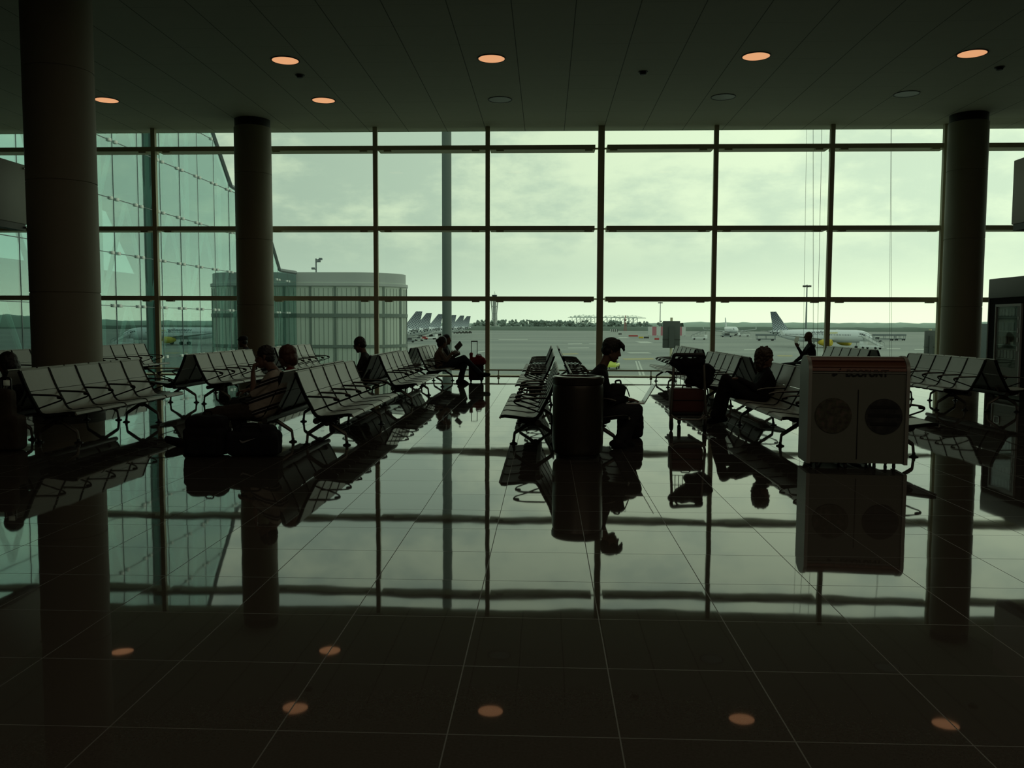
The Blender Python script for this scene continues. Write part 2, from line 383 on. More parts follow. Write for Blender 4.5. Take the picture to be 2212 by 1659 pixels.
# ------------------------------------------------------------------ benches
SEATW = .6
def bench_profile():
    """outline of the shell centre-line, x outwards from the back, z up (0 = centre of the pair)"""
    back = [(.078, .875), (.105, .80), (.14, .71), (.172, .635)]
    low = [(.175, .628), (.21, .56), (.255, .475), (.285, .415), (.315, .378), (.36, .362), (.45, .366), (.58, .383), (.68, .393), (.725, .388), (.742, .365)]
    return back, low
def shell(line, t):
    out = []
    up = [V((a, 0, b)) for a, b in line]; n_ = len(up); off = []
    for i in range(n_):
        d = (up[min(i+1, n_-1)] - up[max(i-1, 0)]).normalized(); off.append(V((-d.z, 0, d.x)))
    top = [(p+o*t/2) for p, o in zip(up, off)]; bot = [(p-o*t/2) for p, o in zip(up, off)]
    return [(p.x, p.z) for p in top] + [(p.x, p.z) for p in bot[::-1]]
back_l, low_l = bench_profile()
def make_bench():
    t = thing('airport_bench', '', 'bench')
    seat_me = MB().prism(shell(low_l, .022), .022, SEATW-.022, 'y').mesh('seat', M['seat'])
    back_me = MB().prism(shell(back_l, .022), .022, SEATW-.022, 'y').mesh('backrest', M['seat'])
    cap_me = MB().tube([(.072, .02, .882), (.072, SEATW-.02, .882)], .013, 8).mesh('top_edge', M['alu'])
    rib_me = MB().prism(shell(back_l+low_l[1:-1], .034), -.018, .018, 'y').mesh('side_frame', M['frame_black'])
    arm = MB()
    loop = fillet([(.20, 0, .60), (.50, 0, .592), (.585, 0, .565), (.56, 0, .535), (.262, 0, .43)], .03, 4)
    arm.tube(loop, .0092, 8); arm.ball((.545, 0, .568), (.036, .014, .017), 10)
    arm_me = arm.mesh('armrest', M['frame_black'])
    armtop_me = MB().tube([(.22, 0, .6085), (.45, 0, .602), (.535, 0, .588), (.58, 0, .572)], [.006, .007, .010, .008], 6).mesh('arm_pad', M['alu'])
    leg = MB()
    for s in (-1, 1):
        pl = fillet([(.36+s*.015, 0, .275), (.36+s*.228, 0, .135), (.36+s*.24, 0, .012)], .018, 2)
        leg.tube(pl, [.026 - .010*min(1, k/(len(pl)-2)) for k in range(len(pl))], 8)
    leg.tube(fillet([(.250, 0, .41), (.325, 0, .30), (.36, 0, .25), (.40, 0, .30), (.50, 0, .338)], .05, 4), .021, 8)
    leg.ball((.36, 0, .27), (.055, .036, .042), 12)
    leg_me = leg.mesh('leg_frame', M['alu'])
    foot_me = MB().lathe([(.048, 0), (.048, .01), (.02, .022), (.016, .05)], 14).mesh('foot', M['black'])
    beam = MB(); beam.tube([(.30, .04, .315), (.30, 5*SEATW-.04, .315)], .036, 10)
    for i in range(5):
        y = (i+.5)*SEATW
        for yy in (y-.16, y+.16): beam.ball((.42, yy, .335), (.12, .05, .045), 10)
    beam_me = beam.mesh('beam', M['steel_dark'])
    def p(nm, me, loc, par=t):
        o = bpy.data.objects.new(nm, me); C.objects.link(o); o.parent = par; o.location = loc; return o
    for i in range(5):
        p('seat', seat_me, (0, i*SEATW, 0)); b_ = p('backrest', back_me, (0, i*SEATW, 0)); p('top_edge', cap_me, (0, 0, 0), b_)
    for i in range(6):
        y = i*SEATW + (.02 if i == 0 else (-.02 if i == 5 else 0))
        p('side_frame', rib_me, (0, y, 0)); a = p('armrest', arm_me, (0, y, 0)); p('arm_pad', armtop_me, (0, 0, 0), a)
    p('beam', beam_me, (0, 0, 0))
    for y in (.30, 2.45):
        l = p('leg_frame', leg_me, (0, y, 0))
        for s in (-1, 1): p('foot', foot_me, (.36+s*.24, 0, 0), l)
    return t
bench = make_bench()
used = [False]
def place_bench(xc, y0, side, label, group, L=5*SEATW):
    o = bench if not used[0] else copy_tree(bench); used[0] = True
    if side > 0: o.location = (xc, y0, 0); o.rotation_euler = (0, 0, 0)
    else: o.location = (xc, y0+L, 0); o.rotation_euler = (0, 0, PI)
    o['label'] = label; o['group'] = group
rows = [
 (-10.6, [(14.75, 'middle'), (19.2, 'window')], 'in the far left row behind the thick column'),
 (-6.2, [(9.75, 'nearest'), (14.75, 'middle'), (19.2, 'window')], 'in the left row beside the thick column'),
 (-2.95, [(9.75, 'nearest'), (14.75, 'middle'), (19.2, 'window')], 'in the row of the man in the striped shirt'),
 (.22, [(9.75, 'nearest'), (14.75, 'middle'), (19.2, 'window')], 'in the central row by the litter bin'),
 (3.40, [(9.75, 'nearest'), (14.75, 'middle'), (19.2, 'window')], 'in the row behind the recycling unit'),
 (7.25, [(14.3, 'nearest'), (19.3, 'window')], 'in the far right row beside the vending kiosk'),
]
for xc, us, lab in rows:
    for y0, w in us:
        pos = {'nearest': 'nearest', 'middle': 'middle', 'window': 'window-side'}[w]
        sx, sy = (.05, -.50) if (xc, w) == (3.40, 'nearest') else (0, 0)
        place_bench(xc+sx, y0+sy, 1, 'grey bench facing right, %s %s' % (pos, lab), 'right-facing airport benches')
        place_bench(xc, y0, -1, 'grey bench facing left, %s %s' % (pos, lab), 'left-facing airport benches')
# ------------------------------------------------------------------ people
def hull_bm(spheres, sub=2):
    bm = bmesh.new()
    for c, r in spheres:
        rr = r if isinstance(r, (tuple, list)) else (r, r, r)
        q = bmesh.ops.create_icosphere(bm, subdivisions=sub, radius=1)
        for w in q['verts']: w.co = V((c[0]+w.co.x*rr[0], c[1]+w.co.y*rr[1], c[2]+w.co.z*rr[2]))
    r_ = bmesh.ops.convex_hull(bm, input=bm.verts[:])
    kill = list({e for e in r_['geom_interior'] + r_['geom_unused'] if isinstance(e, bmesh.types.BMVert)})
    bmesh.ops.delete(bm, geom=kill, context='VERTS')
    return bm
def caps(*sph, sub=2): return ('h', sph, sub)
def chain(pts, rs, sub=2): return [caps((pts[i], rs[i]), (pts[i+1], rs[i+1]), sub=sub) for i in range(len(pts)-1)]
def voxel(name, prims, size, mats, parent, smooth=3, disp=0., dscale=20.):
    b = MB()
    for p in prims:
        if p[0] == 'h': b.frombm(hull_bm(p[1], p[2]), True)
        else:                                                        # oriented ellipsoid: centre, three half-axis vectors
            bm = bmesh.new(); bmesh.ops.create_icosphere(bm, subdivisions=3, radius=1)
            c, ax, ay, az = [V(q) for q in p[1:5]]
            for w in bm.verts: w.co = c + ax*w.co.x + ay*w.co.y + az*w.co.z
            b.frombm(bm, True)
    me = b.mesh(name, mats); o = bpy.data.objects.new(name, me); C.objects.link(o)
    m = o.modifiers.new('r', 'REMESH'); m.mode = 'VOXEL'; m.voxel_size = size; m.use_smooth_shade = True
    if smooth: s = o.modifiers.new('s', 'SMOOTH'); s.iterations = smooth; s.factor = .5
    dg = bpy.context.evaluated_depsgraph_get()
    nm = bpy.data.meshes.new_from_object(o.evaluated_get(dg)); nm.name = name
    o.modifiers.clear(); o.data = nm; bpy.data.meshes.remove(me)
    if disp:
        cs = [(v.co.copy(), v.normal.copy()) for v in nm.vertices]; fl = []
        for c_, n_ in cs: fl += list(c_ + n_*disp*(mnoise.noise(c_*dscale)+.4*mnoise.noise(c_*dscale*2.7)))
        nm.vertices.foreach_set('co', fl)
    nm.polygons.foreach_set('use_smooth', [True]*len(nm.polygons))
    if not nm.materials:
        nm.materials.append(mats)
    if parent: o.parent = parent; 
    return o
def E3(c, ax, ay, az): return ('e', c, ax, ay, az)

def head_prims(c, F, U, female=False):
    """c: skull centre; F: face direction; U: crown direction"""
    F = V(F).normalized(); U = V(U); U = (U - F*U.dot(F)).normalized(); S = U.cross(F)
    P = lambda f, s, u: c + F*f + S*s + U*u
    pr = [E3(P(-.012, 0, .012), F*.098, S*.076, U*.103),
          E3(P(.028, 0, -.045), F*.062, S*.060, U*.082),
          caps((P(-.01, .045, -.06), .026), (P(-.01, -.045, -.06), .026), (P(.062, 0, -.112), .018), (P(.05, .015, -.112), .016), (P(.05, -.015, -.112), .016)),
          caps((P(.085, 0, .012), .008), (P(.108, 0, -.032), .0095), (P(.088, .012, -.036), .008), (P(.088, -.012, -.036), .008)),
          caps((P(.078, .028, .028), .010), (P(.078, -.028, .028), .010)),
          caps((P(.088, .014, -.064), .006), (P(.088, -.014, -.064), .006)),
          caps((P(.085, .012, -.078), .007), (P(.085, -.012, -.078), .007)),
          caps((P(.076, .010, -.108), .013), (P(.076, -.010, -.108), .013))]
    for s in (-1, 1):
        pr.append(caps((P(-.012, s*.078, .018), .012), (P(-.008, s*.080, -.028), .009), (P(-.028, s*.086, .012), .008)))
    return pr, P
def hand_prims(W, Dv, N, T, curl=.5, thumb=.5, sc=1., curls=None):
    """W wrist, Dv finger direction, N palm-facing normal, T thumb side"""
    Dv = V(Dv).normalized(); N = V(N); N = (N - Dv*N.dot(Dv)).normalized(); T0 = N.cross(Dv)
    T = T0 if T0.dot(V(T)) > 0 else -T0
    P = lambda d, t, n_=0: W + (Dv*d + T*t + N*n_)*sc
    pr = [caps((P(0, .012), .021*sc), (P(0, -.012), .020*sc), (P(.085, .030), .0125*sc), (P(.088, .0), .0135*sc), (P(.080, -.032), .0115*sc)),
          caps((P(.02, .022, .008), .016*sc), (P(.06, .03, .004), .012*sc))]
    for i, (t, L) in enumerate(((.031, .9), (.010, 1.), (-.012, .93), (-.032, .74))):
        p = P(.090, t); a = 0.; cu = curls[i] if curls else curl*(1+.08*i)
        d0 = (Dv + T*(t*1.6)).normalized(); pts = [p - d0*.012*sc, p]
        for L_, k in ((.042, .8), (.027, 1.), (.021, .7)):
            a += cu*k; p = p + (d0*math.cos(a) + N*math.sin(a))*L_*L*sc; pts.append(p)
        pr += chain(pts, [.0105*sc, .0102*sc, .0094*sc, .0086*sc, .0074*sc], 1)
    d1 = (Dv*.62 + T*.66 + N*.42*thumb*2).normalized(); d2 = (Dv*.85 + T*.25 + N*.46*thumb*2).normalized(); p = P(.022, .028, .006)
    pr += chain([p, p+d1*.040*sc, p+(d1*.040+d2*.034)*sc, p+(d1*.040+d2*.058)*sc], [.0145*sc, .0115*sc, .0098*sc, .0078*sc], 1)
    return pr
def shoe(ank, toe, r=.045):
    """ankle and toe-tip points"""
    d = V(toe)-V(ank); L = d.length; d.normalize(); dn = V((0, 0, -1)); dn = (dn - d*dn.dot(d)).normalized()
    heel = V(ank) - d*.05 + dn*.055
    return [caps((V(ank), .045), (heel, .036), (V(ank)+d*.07+dn*.04, .044)),
            caps((heel, .034), (V(ank)+d*(L-.06)+dn*.062, .034), (V(toe)-d*.04+dn*.045, .033), (V(ank)+d*.08+dn*.03, .044))]

def person(label, X, Yc, J, mats, vox=.009, hair=None, extra=None, face=None, up=None, long_sleeve=True, shoes=True, neck_r=.052, belly=0., deep=0.):
    """J: joints as world points. keys: head neck chest pelvis shL shR elL elR wrL wrR hipL hipR knL knR anL anR toeL toeR, handL/handR = dict for hand_prims"""
    t = thing('person', label, 'person', (X, Yc, 0)); inv = V((-X, -Yc, 0))
    J = {k: (v + inv if isinstance(v, V) else v) for k, v in J.items()}
    hp, P = head_prims(J['head'], face, up)
    neck0 = P(-.035, 0, -.075)
    sp = (J['chest']-J['pelvis']); wid = (J['shL']-J['shR']).normalized(); fr = wid.cross(sp).normalized()
    if fr.dot(V(face)) < 0 and abs(fr.dot(V(face))) > .5: fr = -fr
    fr = J.get('front', fr) if not isinstance(J.get('front'), V) else fr
    body = list(hp)
    body += chain([neck0, J['neck'] + (neck0-J['neck'])*.4, J['neck']], [neck_r, neck_r, neck_r*1.15])
    torso = [caps((J['neck'], .06), (J['shL'], .055), (J['shR'], .055), (J['chest']+wid*.09, .105+deep), (J['chest']-wid*.09, .105+deep)),
             caps((J['chest']+wid*.09, .105+deep), (J['chest']-wid*.09, .105+deep), (J['pelvis']+wid*.085, .115+belly), (J['pelvis']-wid*.085, .115+belly))]
    arms = []; fore = []
    for s in 'LR':
        arms += chain([J['sh'+s], J['el'+s]], [.053, .040]); fore += chain([J['el'+s], J['wr'+s]], [.040, .027])
    legs = []; 
    for s in 'LR':
        legs += chain([J['hip'+s], J['kn'+s], J['an'+s]], [.085, .058, .038])
        d = (J['kn'+s]-J['an'+s]).normalized(); legs += chain([J['kn'+s]-d*.12-fr*.015, J['an'+s]+d*.1], [.054, .040])
        legs += shoe(J['an'+s], J['toe'+s])
    hands = []
    for s in 'LR':
        h = J.get('hand'+s)
        if h:
            W = J['wr'+s]; hands += hand_prims(W, *h['a'], **h.get('k', {}))
    slim = lambda pr, k: [('h', tuple((c, r*k if not isinstance(r, tuple) else tuple(q*k for q in r)) for c, r in p[1]), p[2]) for p in pr]
    body += slim(torso, .9) + slim(arms, .92) + fore + slim(legs, .9) + hands
    bo = voxel('body', body, vox, mats['skin'], t)
    top = torso + [('h', tuple((c, r*1.12) for c, r in p[1]), p[2]) for p in arms]
    if long_sleeve: top += [('h', tuple((c, r*1.28) for c, r in p[1]), p[2]) for p in fore]
    voxel('top' if mats.get('topname') is None else mats['topname'], top, vox*1.1, mats['top'], t, 3, .006, 14)
    pants = [caps((J['pelvis']+wid*.07, .13), (J['pelvis']-wid*.07, .13), (J['hipL'], .105), (J['hipR'], .105))]
    for s in 'LR':
        pants += chain([J['hip'+s], J['kn'+s], J['an'+s]], [.105, .075, .062])
    voxel('trousers', pants, vox*1.1, mats['legs'], t, 3, .006, 12)
    if shoes:
        for s in 'LR':
            voxel('shoe', [('h', tuple((c, r*1.08) for c, r in p[1]), p[2]) for p in shoe(J['an'+s], J['toe'+s])], vox, mats['shoes'], t, 2)
    for s in (-1, 1):
        MB().ball(P(.073, s*.03, .008), .0115, 10).build('eye', M['eye'], t)
    if hair: hair(t, P, vox)
    if extra: extra(t, P, vox)
    return t
M['eye'] = mat('eye', (.10, .095, .09), .2, 0, .5, 0, 5)
def hair_short(m, fringe=0., back=0., vol=0., disp=.008):
    def f(t, P, vox):
        F_, S_, U_ = P(1, 0, 0)-P(0, 0, 0), P(0, 1, 0)-P(0, 0, 0), P(0, 0, 1)-P(0, 0, 0)
        pr = [E3(P(-.026, 0, .040+vol*.3), F_*(.096+vol), S_*(.086+vol), U_*(.092+vol)),
              E3(P(-.055, 0, -.01), F_*(.062+vol), S_*(.078+vol), U_*(.075+back))]
        if fringe:
            for s in (-.04, -.02, 0, .02, .04):
                pr += chain([P(.03, s*1.1, .115), P(.085+fringe*.4, s, .085), P(.098+fringe, s*.9, .045-abs(s)*.2)], [.03, .024, .010])
        for s in (-1, 1): pr.append(E3(P(-.03, s*.072, .01), F_*.045, S_*.014, U_*.05))
        voxel('hair', pr, vox, m, t, 1, disp, 45)
    return f
def hair_bob(m, vol=.02, bun=False, lng=.0, disp=.005):
    def f(t, P, vox):
        F_, S_, U_ = P(1, 0, 0)-P(0, 0, 0), P(0, 1, 0)-P(0, 0, 0), P(0, 0, 1)-P(0, 0, 0)
        pr = [E3(P(-.03, 0, .035), F_*(.10+vol), S_*(.088+vol), U_*(.095+vol)),
              E3(P(-.065, 0, -.04-lng*.4), F_*(.065+vol), S_*(.085+vol), U_*(.105+lng))]
        for s in (-1, 1): pr.append(E3(P(-.02, s*.078, -.02), F_*.05, S_*.02, U_*.075))
        if bun: pr.append(E3(P(-.135, 0, .0), F_*.045, S_*.05, U_*.05))
        voxel('hair', pr, vox, m, t, 1, disp, 32)
    return f
def hair_cap(m, mc):
    def f(t, P, vox):
        hair_short(m)(t, P, vox)
        F_, S_, U_ = P(1, 0, 0)-P(0, 0, 0), P(0, 1, 0)-P(0, 0, 0), P(0, 0, 1)-P(0, 0, 0)
        voxel('cap', [E3(P(-.02, 0, .065), F_*.112, S_*.096, U_*.078), caps((P(.07, .05, .055), .010), (P(.07, -.05, .055), .010), (P(.125, .025, .045), .008), (P(.125, -.025, .045), .008))], vox, mc, t, 2)
    return f
def seated(px, Yc, fd, pts, w=1., sep=.10, sh=.17):
    """pts: side-view pixels (x,y) read at depth Yc; fd=+1 faces right, -1 left. Left side of the body is +Y when facing right."""
    q = {k: at(p[0], p[1], Yc) for k, p in pts.items()}
    sg = fd                                                           # left limb lies at +Y*fd
    J = {k: q[k] for k in ('head', 'neck', 'chest', 'pelvis')}
    for s, sd in (('L', sg), ('R', -sg)):
        for k, off in (('sh', sh), ('el', sh+.05), ('wr', sh*.7), ('hip', sep), ('kn', sep+.02), ('an', sep), ('toe', sep+.02)):
            key = k+s if k+s in q else k
            o = J.get('off_'+k+s, off)
            J[k+s] = q[key] + V((0, sd*pts.get('o_'+k+s, (off, 0))[0] if False else sd*off, 0))
    return J

M['cloth_taupe'] = mat('taupe_cloth', (.13, .10, .08), .9, 0, .2, .2, 30, .1)
# --- the reader with the laptop
Yq = 10.06
J = seated(0, Yq, 1, dict(head=(1323, 757), neck=(1301, 794), chest=(1291, 823), pelvis=(1287, 870), sh=(1298, 806), elR=(1318, 862), elL=(1322, 858), wrR=(1352, 861), wrL=(1350, 862),
     hip=(1296, 881), kn=(1374, 884), anR=(1334, 951), anL=(1352, 955), toeR=(1358, 962), toeL=(1378, 962)), sep=.09)
J['wrR'].y = Yq-.09; J['wrL'].y = Yq+.09
J['handR'] = dict(a=((1, .1, -.08), (0, 0, -1), (0, 1, 0)), k=dict(curls=(.25, .4, .5, .55), thumb=.2))
J['handL'] = dict(a=((1, -.1, -.08), (0, 0, -1), (0, -1, 0)), k=dict(curls=(.45, .3, .4, .5), thumb=.2))
person('young man in dark clothes bent over an open laptop, seated behind the litter bin', J['pelvis'].x, Yq, J,
       dict(skin=M['skin'], top=M['cloth_black'], legs=M['cloth_dark'], shoes=M['cloth_black'], topname='jumper'), .0065,
       hair_short(M['hair'], fringe=.03, vol=.014, disp=.006), face=(1, 0, -.30), up=(.3, 0, 1), deep=.028)
# --- man in the striped shirt
def striped():
    m = bpy.data.materials.new('striped_polo_cloth'); m.use_nodes = True; g = NT(m); b = g.n['Principled BSDF']
    o = g.xyz(g.obj()); u = g.math('ADD', g.math('MULTIPLY', o[2], 1.), g.math('MULTIPLY', o[0], -.35))
    f = g.math('FRACT', g.math('DIVIDE', u, .15)); d = g.math('GREATER_THAN', f, .60); l = g.math('MULTIPLY', g.math('GREATER_THAN', f, .78), g.math('LESS_THAN', f, .84))
    nz = g.noise(g.obj(), 25, 3).outputs['Fac']; c = g.mix(nz, (.36, .32, .27), (.29, .255, .21)); c = g.mix(d, c, (.018, .016, .018)); c = g.mix(l, c, (.34, .33, .32))
    g.put(b.inputs['Base Color'], c); b.inputs['Roughness'].default_value = .9; b.inputs['Specular IOR Level'].default_value = .2
    return m
M['striped'] = striped()
Yq = 9.93
J = seated(0, Yq, -1, dict(head=(571, 771), neck=(592, 803), chest=(590, 836), pelvis=(566, 880), sh=(600, 816), elL=(560, 848), elR=(570, 858), wrL=(550, 803), wrR=(534, 843),
     hip=(556, 886), kn=(462, 893), anL=(412, 952), anR=(440, 966), toeL=(368, 934), toeR=(396, 955)), sep=.11, sh=.215)
J['elL'].y = Yq-.20; J['wrL'].y = Yq-.05; J['anL'].y = Yq-.12; J['wrR'].y = Yq+.05
J['handL'] = dict(a=((.1, 0, 1), (1, .3, 0), (0, 1, 0)), k=dict(curl=1.35, thumb=.6))
J['handR'] = dict(a=((-.8, -.1, -.1), (0, 0, -1), (0, -1, 0)), k=dict(curl=.5, thumb=.4))
def polo_cuffs(t, P, vox): pass
person('heavy man in a striped polo shirt leaning his chin on his fist', J['pelvis'].x, Yq, J,
       dict(skin=M['skin'], top=M['striped'], legs=M['cloth_brown'], shoes=M['cloth_black'], topname='polo_shirt'), .0065,
       hair_short(M['hair'], vol=.006), face=(-1, -.15, -.12), up=(-.15, 0, 1), long_sleeve=False, belly=.03, deep=.03, neck_r=.06)
# --- red-haired woman beside him
Yq = 10.75
J = seated(0, Yq, -1, dict(head=(618, 769), neck=(628, 799), chest=(628, 826), pelvis=(606, 872), sh=(632, 808), el=(604, 850), wr=(570, 858),
     hip=(596, 876), kn=(512, 872), an=(520, 938), toe=(488, 945)), sep=.08, sh=.15)
for s in 'LR': J['hand'+s] = dict(a=((-1, 0, -.2), (0, 0, -1), (0, -1 if s == 'R' else 1, 0)), k=dict(curl=.4))
person('auburn-haired woman with a red collar seated beyond the man in the striped shirt', J['pelvis'].x, Yq, J,
       dict(skin=M['skin'], top=M['cloth_red'], legs=M['cloth_dark'], shoes=M['cloth_black'], topname='jacket'), .009,
       hair_bob(M['hair_red'], .016), face=(-1, -.1, -.2), up=(-.1, 0, 1))
# --- man with glasses, middle unit
Yq = 15.12
J = seated(0, Yq, -1, dict(head=(776, 745), neck=(787, 765), chest=(789, 786), pelvis=(781, 820), sh=(790, 774), el=(774, 804), wr=(752, 810),
     hip=(776, 822), kn=(722, 820), an=(722, 866), toe=(700, 871)), sep=.09)
for s in 'LR': J['hand'+s] = dict(a=((-1, 0, -.2), (0, 0, -1), (0, -1 if s == 'R' else 1, 0)), k=dict(curl=.5))
def specs(t, P, vox):
    b = MB()
    for s in (-1, 1):
        ring = [P(.097 - abs(math.cos(a))*.003, s*.031 + .022*math.cos(a), .004 + .018*math.sin(a)) for a in [2*PI*i/14 for i in range(14)]]
        b.tube(ring, .0028, 5, True); b.tube([P(.094, s*.053, .01), P(0, s*.083, .02)], .0028, 5)
    b.tube([P(.1, .010, .008), P(.1, -.010, .008)], .0028, 5); b.build('glasses', M['black'], t)
person('dark-haired man with glasses looking down, seated alone facing left', J['pelvis'].x, Yq, J,
       dict(skin=M['skin'], top=M['cloth_dark'], legs=M['cloth_black'], shoes=M['cloth_black'], topname='jacket'), .009,
       hair_short(M['hair'], vol=.010), specs, face=(-1, 0, -.35), up=(-.35, 0, 1))
# --- capped man by the column
Yq = 19.75
J = seated(0, Yq, -1, dict(head=(524, 738), neck=(531, 753), chest=(533, 768), pelvis=(528, 794), sh=(533, 760), el=(520, 782), wr=(505, 788),
     hip=(524, 796), kn=(482, 795), an=(482, 828), toe=(466, 832)), sep=.09)
for s in 'LR': J['hand'+s] = dict(a=((-1, 0, -.2), (0, 0, -1), (0, -1 if s == 'R' else 1, 0)), k=dict(curl=.5))
person('man in a dark cap beside the second column, only head and shoulders showing', J['pelvis'].x, Yq, J,
       dict(skin=M['skin'], top=M['cloth_dark'], legs=M['cloth_black'], shoes=M['cloth_black'], topname='jacket'), .010,
       hair_cap(M['hair'], M['cloth_dark']), face=(-1, 0, -.08), up=(0, 0, 1))
# --- the two newspaper readers near the glass
Yq = 20.45
J = seated(0, Yq, 1, dict(head=(957, 739), neck=(951, 754), chest=(948, 768), pelvis=(951, 790), sh=(952, 761), el=(966, 778), wrR=(975, 765), wrL=(984, 768),
     hip=(955, 792), knR=(1003, 773), knL=(1002, 782), anR=(1036, 806), anL=(996, 820), toeR=(1060, 804), toeL=(1014, 826)), sep=.07, sh=.15)
J['wrR'].y = Yq-.06; J['wrL'].y = Yq+.10; J['anR'].y = Yq+.02
J['handR'] = dict(a=((.8, .1, .5), (0, 1, 0), (.0, 0, 1)), k=dict(curl=.8)); J['handL'] = dict(a=((.8, -.1, .5), (0, -1, 0), (0, 0, 1)), k=dict(curl=.8))
NR = J
person('woman with a hair bun reading a newspaper, legs crossed, near the glass', J['pelvis'].x, Yq, J,
       dict(skin=M['skin'], top=M['cloth_taupe'], legs=M['cloth_navy'], shoes=M['cloth_black'], topname='blouse'), .010,
       hair_bob(M['hair'], .008, bun=True), face=(1, 0, -.25), up=(.2, 0, 1))
Yq = 21.12
J = seated(0, Yq, 1, dict(head=(966, 733), neck=(962, 749), chest=(960, 764), pelvis=(960, 788), sh=(964, 757), el=(974, 778), wr=(994, 783),
     hip=(966, 790), kn=(1003, 789), an=(994, 820), toe=(1009, 825)), sep=.08)
for s in 'LR': J['hand'+s] = dict(a=((1, 0, -.2), (0, 0, -1), (0, -1 if s == 'L' else 1, 0)), k=dict(curl=.5))
person('man half hidden behind the woman reading the newspaper', J['pelvis'].x, Yq, J,
       dict(skin=M['skin'], top=M['cloth_dark'], legs=M['cloth_dark'], shoes=M['cloth_black'], topname='jacket'), .010,
       hair_short(M['hair']), face=(1, -.1, -.1), up=(.1, 0, 1))
# --- woman with crossed legs behind the luggage trolley
Yq = 12.15
J = seated(0, Yq, -1, dict(head=(1654, 772), neck=(1655, 800), chest=(1652, 826), pelvis=(1642, 856), sh=(1653, 806), elL=(1627, 836), elR=(1632, 846), wrL=(1590, 816), wrR=(1600, 836),
     hip=(1628, 858), knL=(1564, 818), knR=(1572, 846), anL=(1546, 880), anR=(1560, 900), toeL=(1530, 895), toeR=(1527, 906)), sep=.08, sh=.17)
J['wrL'].y = Yq-.12; J['anL'].y = Yq-.02; J['elL'].y = Yq-.2
J['handL'] = dict(a=((-1, 0, -.05), (0, 0, -1), (0, 1, 0)), k=dict(curls=(.35, .4, .5, .6), thumb=.4)); J['handR'] = dict(a=((-1, 0, -.3), (0, 0, -1), (0, -1, 0)), k=dict(curl=.5))
person('curly-haired woman with crossed legs, hand on her knee, behind the luggage trolley', J['pelvis'].x, Yq, J,
       dict(skin=M['skin'], top=M['cloth_black'], legs=M['cloth_black'], shoes=M['cloth_black'], topname='coat'), .0075,
       hair_bob(M['hair_brown'], .024, lng=.05, disp=.02), face=(.75, -.5, -.05), up=(0, 0, 1), deep=.03)
# --- man holding up a white slip
Yq = 21.75
J = seated(0, Yq, -1, dict(head=(1746, 726), neck=(1750, 743), chest=(1751, 760), pelvis=(1749, 786), sh=(1750, 749), elL=(1729, 767), elR=(1734, 774), wrL=(1721, 750), wrR=(1720, 782),
     hip=(1742, 788), kn=(1692, 791), an=(1684, 823), toe=(1668, 828)), sep=.08)
J['wrL'].y = Yq-.10; J['elL'].y = Yq-.18
J['handL'] = dict(a=((-.45, 0, 1), (.3, 1, 0), (1, 0, .2)), k=dict(curl=.65, thumb=.5)); J['handR'] = dict(a=((-1, 0, -.2), (0, 0, -1), (0, -1, 0)), k=dict(curl=.5))
SLIP = J['wrL'].copy()
person('shaven-headed man facing left holding up a small white paper', J['pelvis'].x, Yq, J,
       dict(skin=M['skin_dark'], top=M['cloth_black'], legs=M['cloth_black'], shoes=M['cloth_black'], topname='jacket'), .010,
       hair_short(M['hair'], disp=.0) if False else None, face=(-1, 0, 0), up=(.05, 0, 1))
# --- slumped person at the left edge
Yq = 10.05
J = seated(0, Yq, -1, dict(head=(14, 786), neck=(24, 818), chest=(22, 846), pelvis=(-4, 886), sh=(24, 828), el=(-8, 866), wr=(-40, 868),
     hip=(-16, 888), kn=(-100, 886), an=(-96, 958), toe=(-140, 966)), sep=.09)
for s in 'LR': J['hand'+s] = dict(a=((-1, 0, -.2), (0, 0, -1), (0, -1 if s == 'R' else 1, 0)), k=dict(curl=.5))
person('slumped person with dark hair cut off by the left edge of the picture', J['pelvis'].x, Yq, J,
       dict(skin=M['skin'], top=M['cloth_black'], legs=M['cloth_black'], shoes=M['cloth_black'], topname='coat'), .009,
       hair_bob(M['hair'], .014), face=(-1, 0, -.35), up=(-.3, 0, 1))
# ------------------------------------------------------------------ props in the hall
def text_mesh(s, size, name, m, depth=.002, bold=0., align='LEFT'):
    cu = bpy.data.curves.new(name, 'FONT'); cu.body = s; cu.size = size; cu.extrude = depth; cu.offset = bold; cu.align_x = align
    o = bpy.data.objects.new(name, cu); C.objects.link(o)
    dg = bpy.context.evaluated_depsgraph_get(); me = bpy.data.meshes.new_from_object(o.evaluated_get(dg))
    bpy.data.objects.remove(o); bpy.data.curves.remove(cu); me.materials.clear(); me.materials.append(m); me.name = name
    return me
def soft_bag(name, t, prims, m, vox=.012, disp=.012, sc=9.):
    return voxel(name, prims, vox, m, t, 2, disp, sc)
def hullbox(x0, x1, y0, y1, z0, z1, r):
    return caps(*[((x, y, z), r) for x in (x0+r, x1-r) for y in (y0+r, y1-r) for z in (z0+r, z1-r)])
# litter bin
M['bin_metal'] = mat('dark_lacquered_bin', (.055, .048, .038), .30, .55, .5, .15, 4)
t = thing('litter_bin', 'round dark litter bin standing before the end of the central bench row', 'bin', (.355, 9.36, 0))
MB().lathe([(.235, 0), (.235, .06)], 40).build('plinth', M['black'], t)
MB().lathe([(.252, .045), (.268, .07), (.276, .16), (.276, .75), (.268, .79), (.25, .80)], 48, caps=False).build('body', M['bin_metal'], t)
MB().lathe([(.25, .785), (.276, .80), (.281, .82), (.281, .868), (.268, .882), (.215, .884), (.20, .86), (.20, .60)], 48, caps=False).build('rim', M['bin_metal'], t)
MB().lathe([(.201, .62), (.201, .63), (.0, .63)], 32, caps=False).build('liner', M['black'], t)
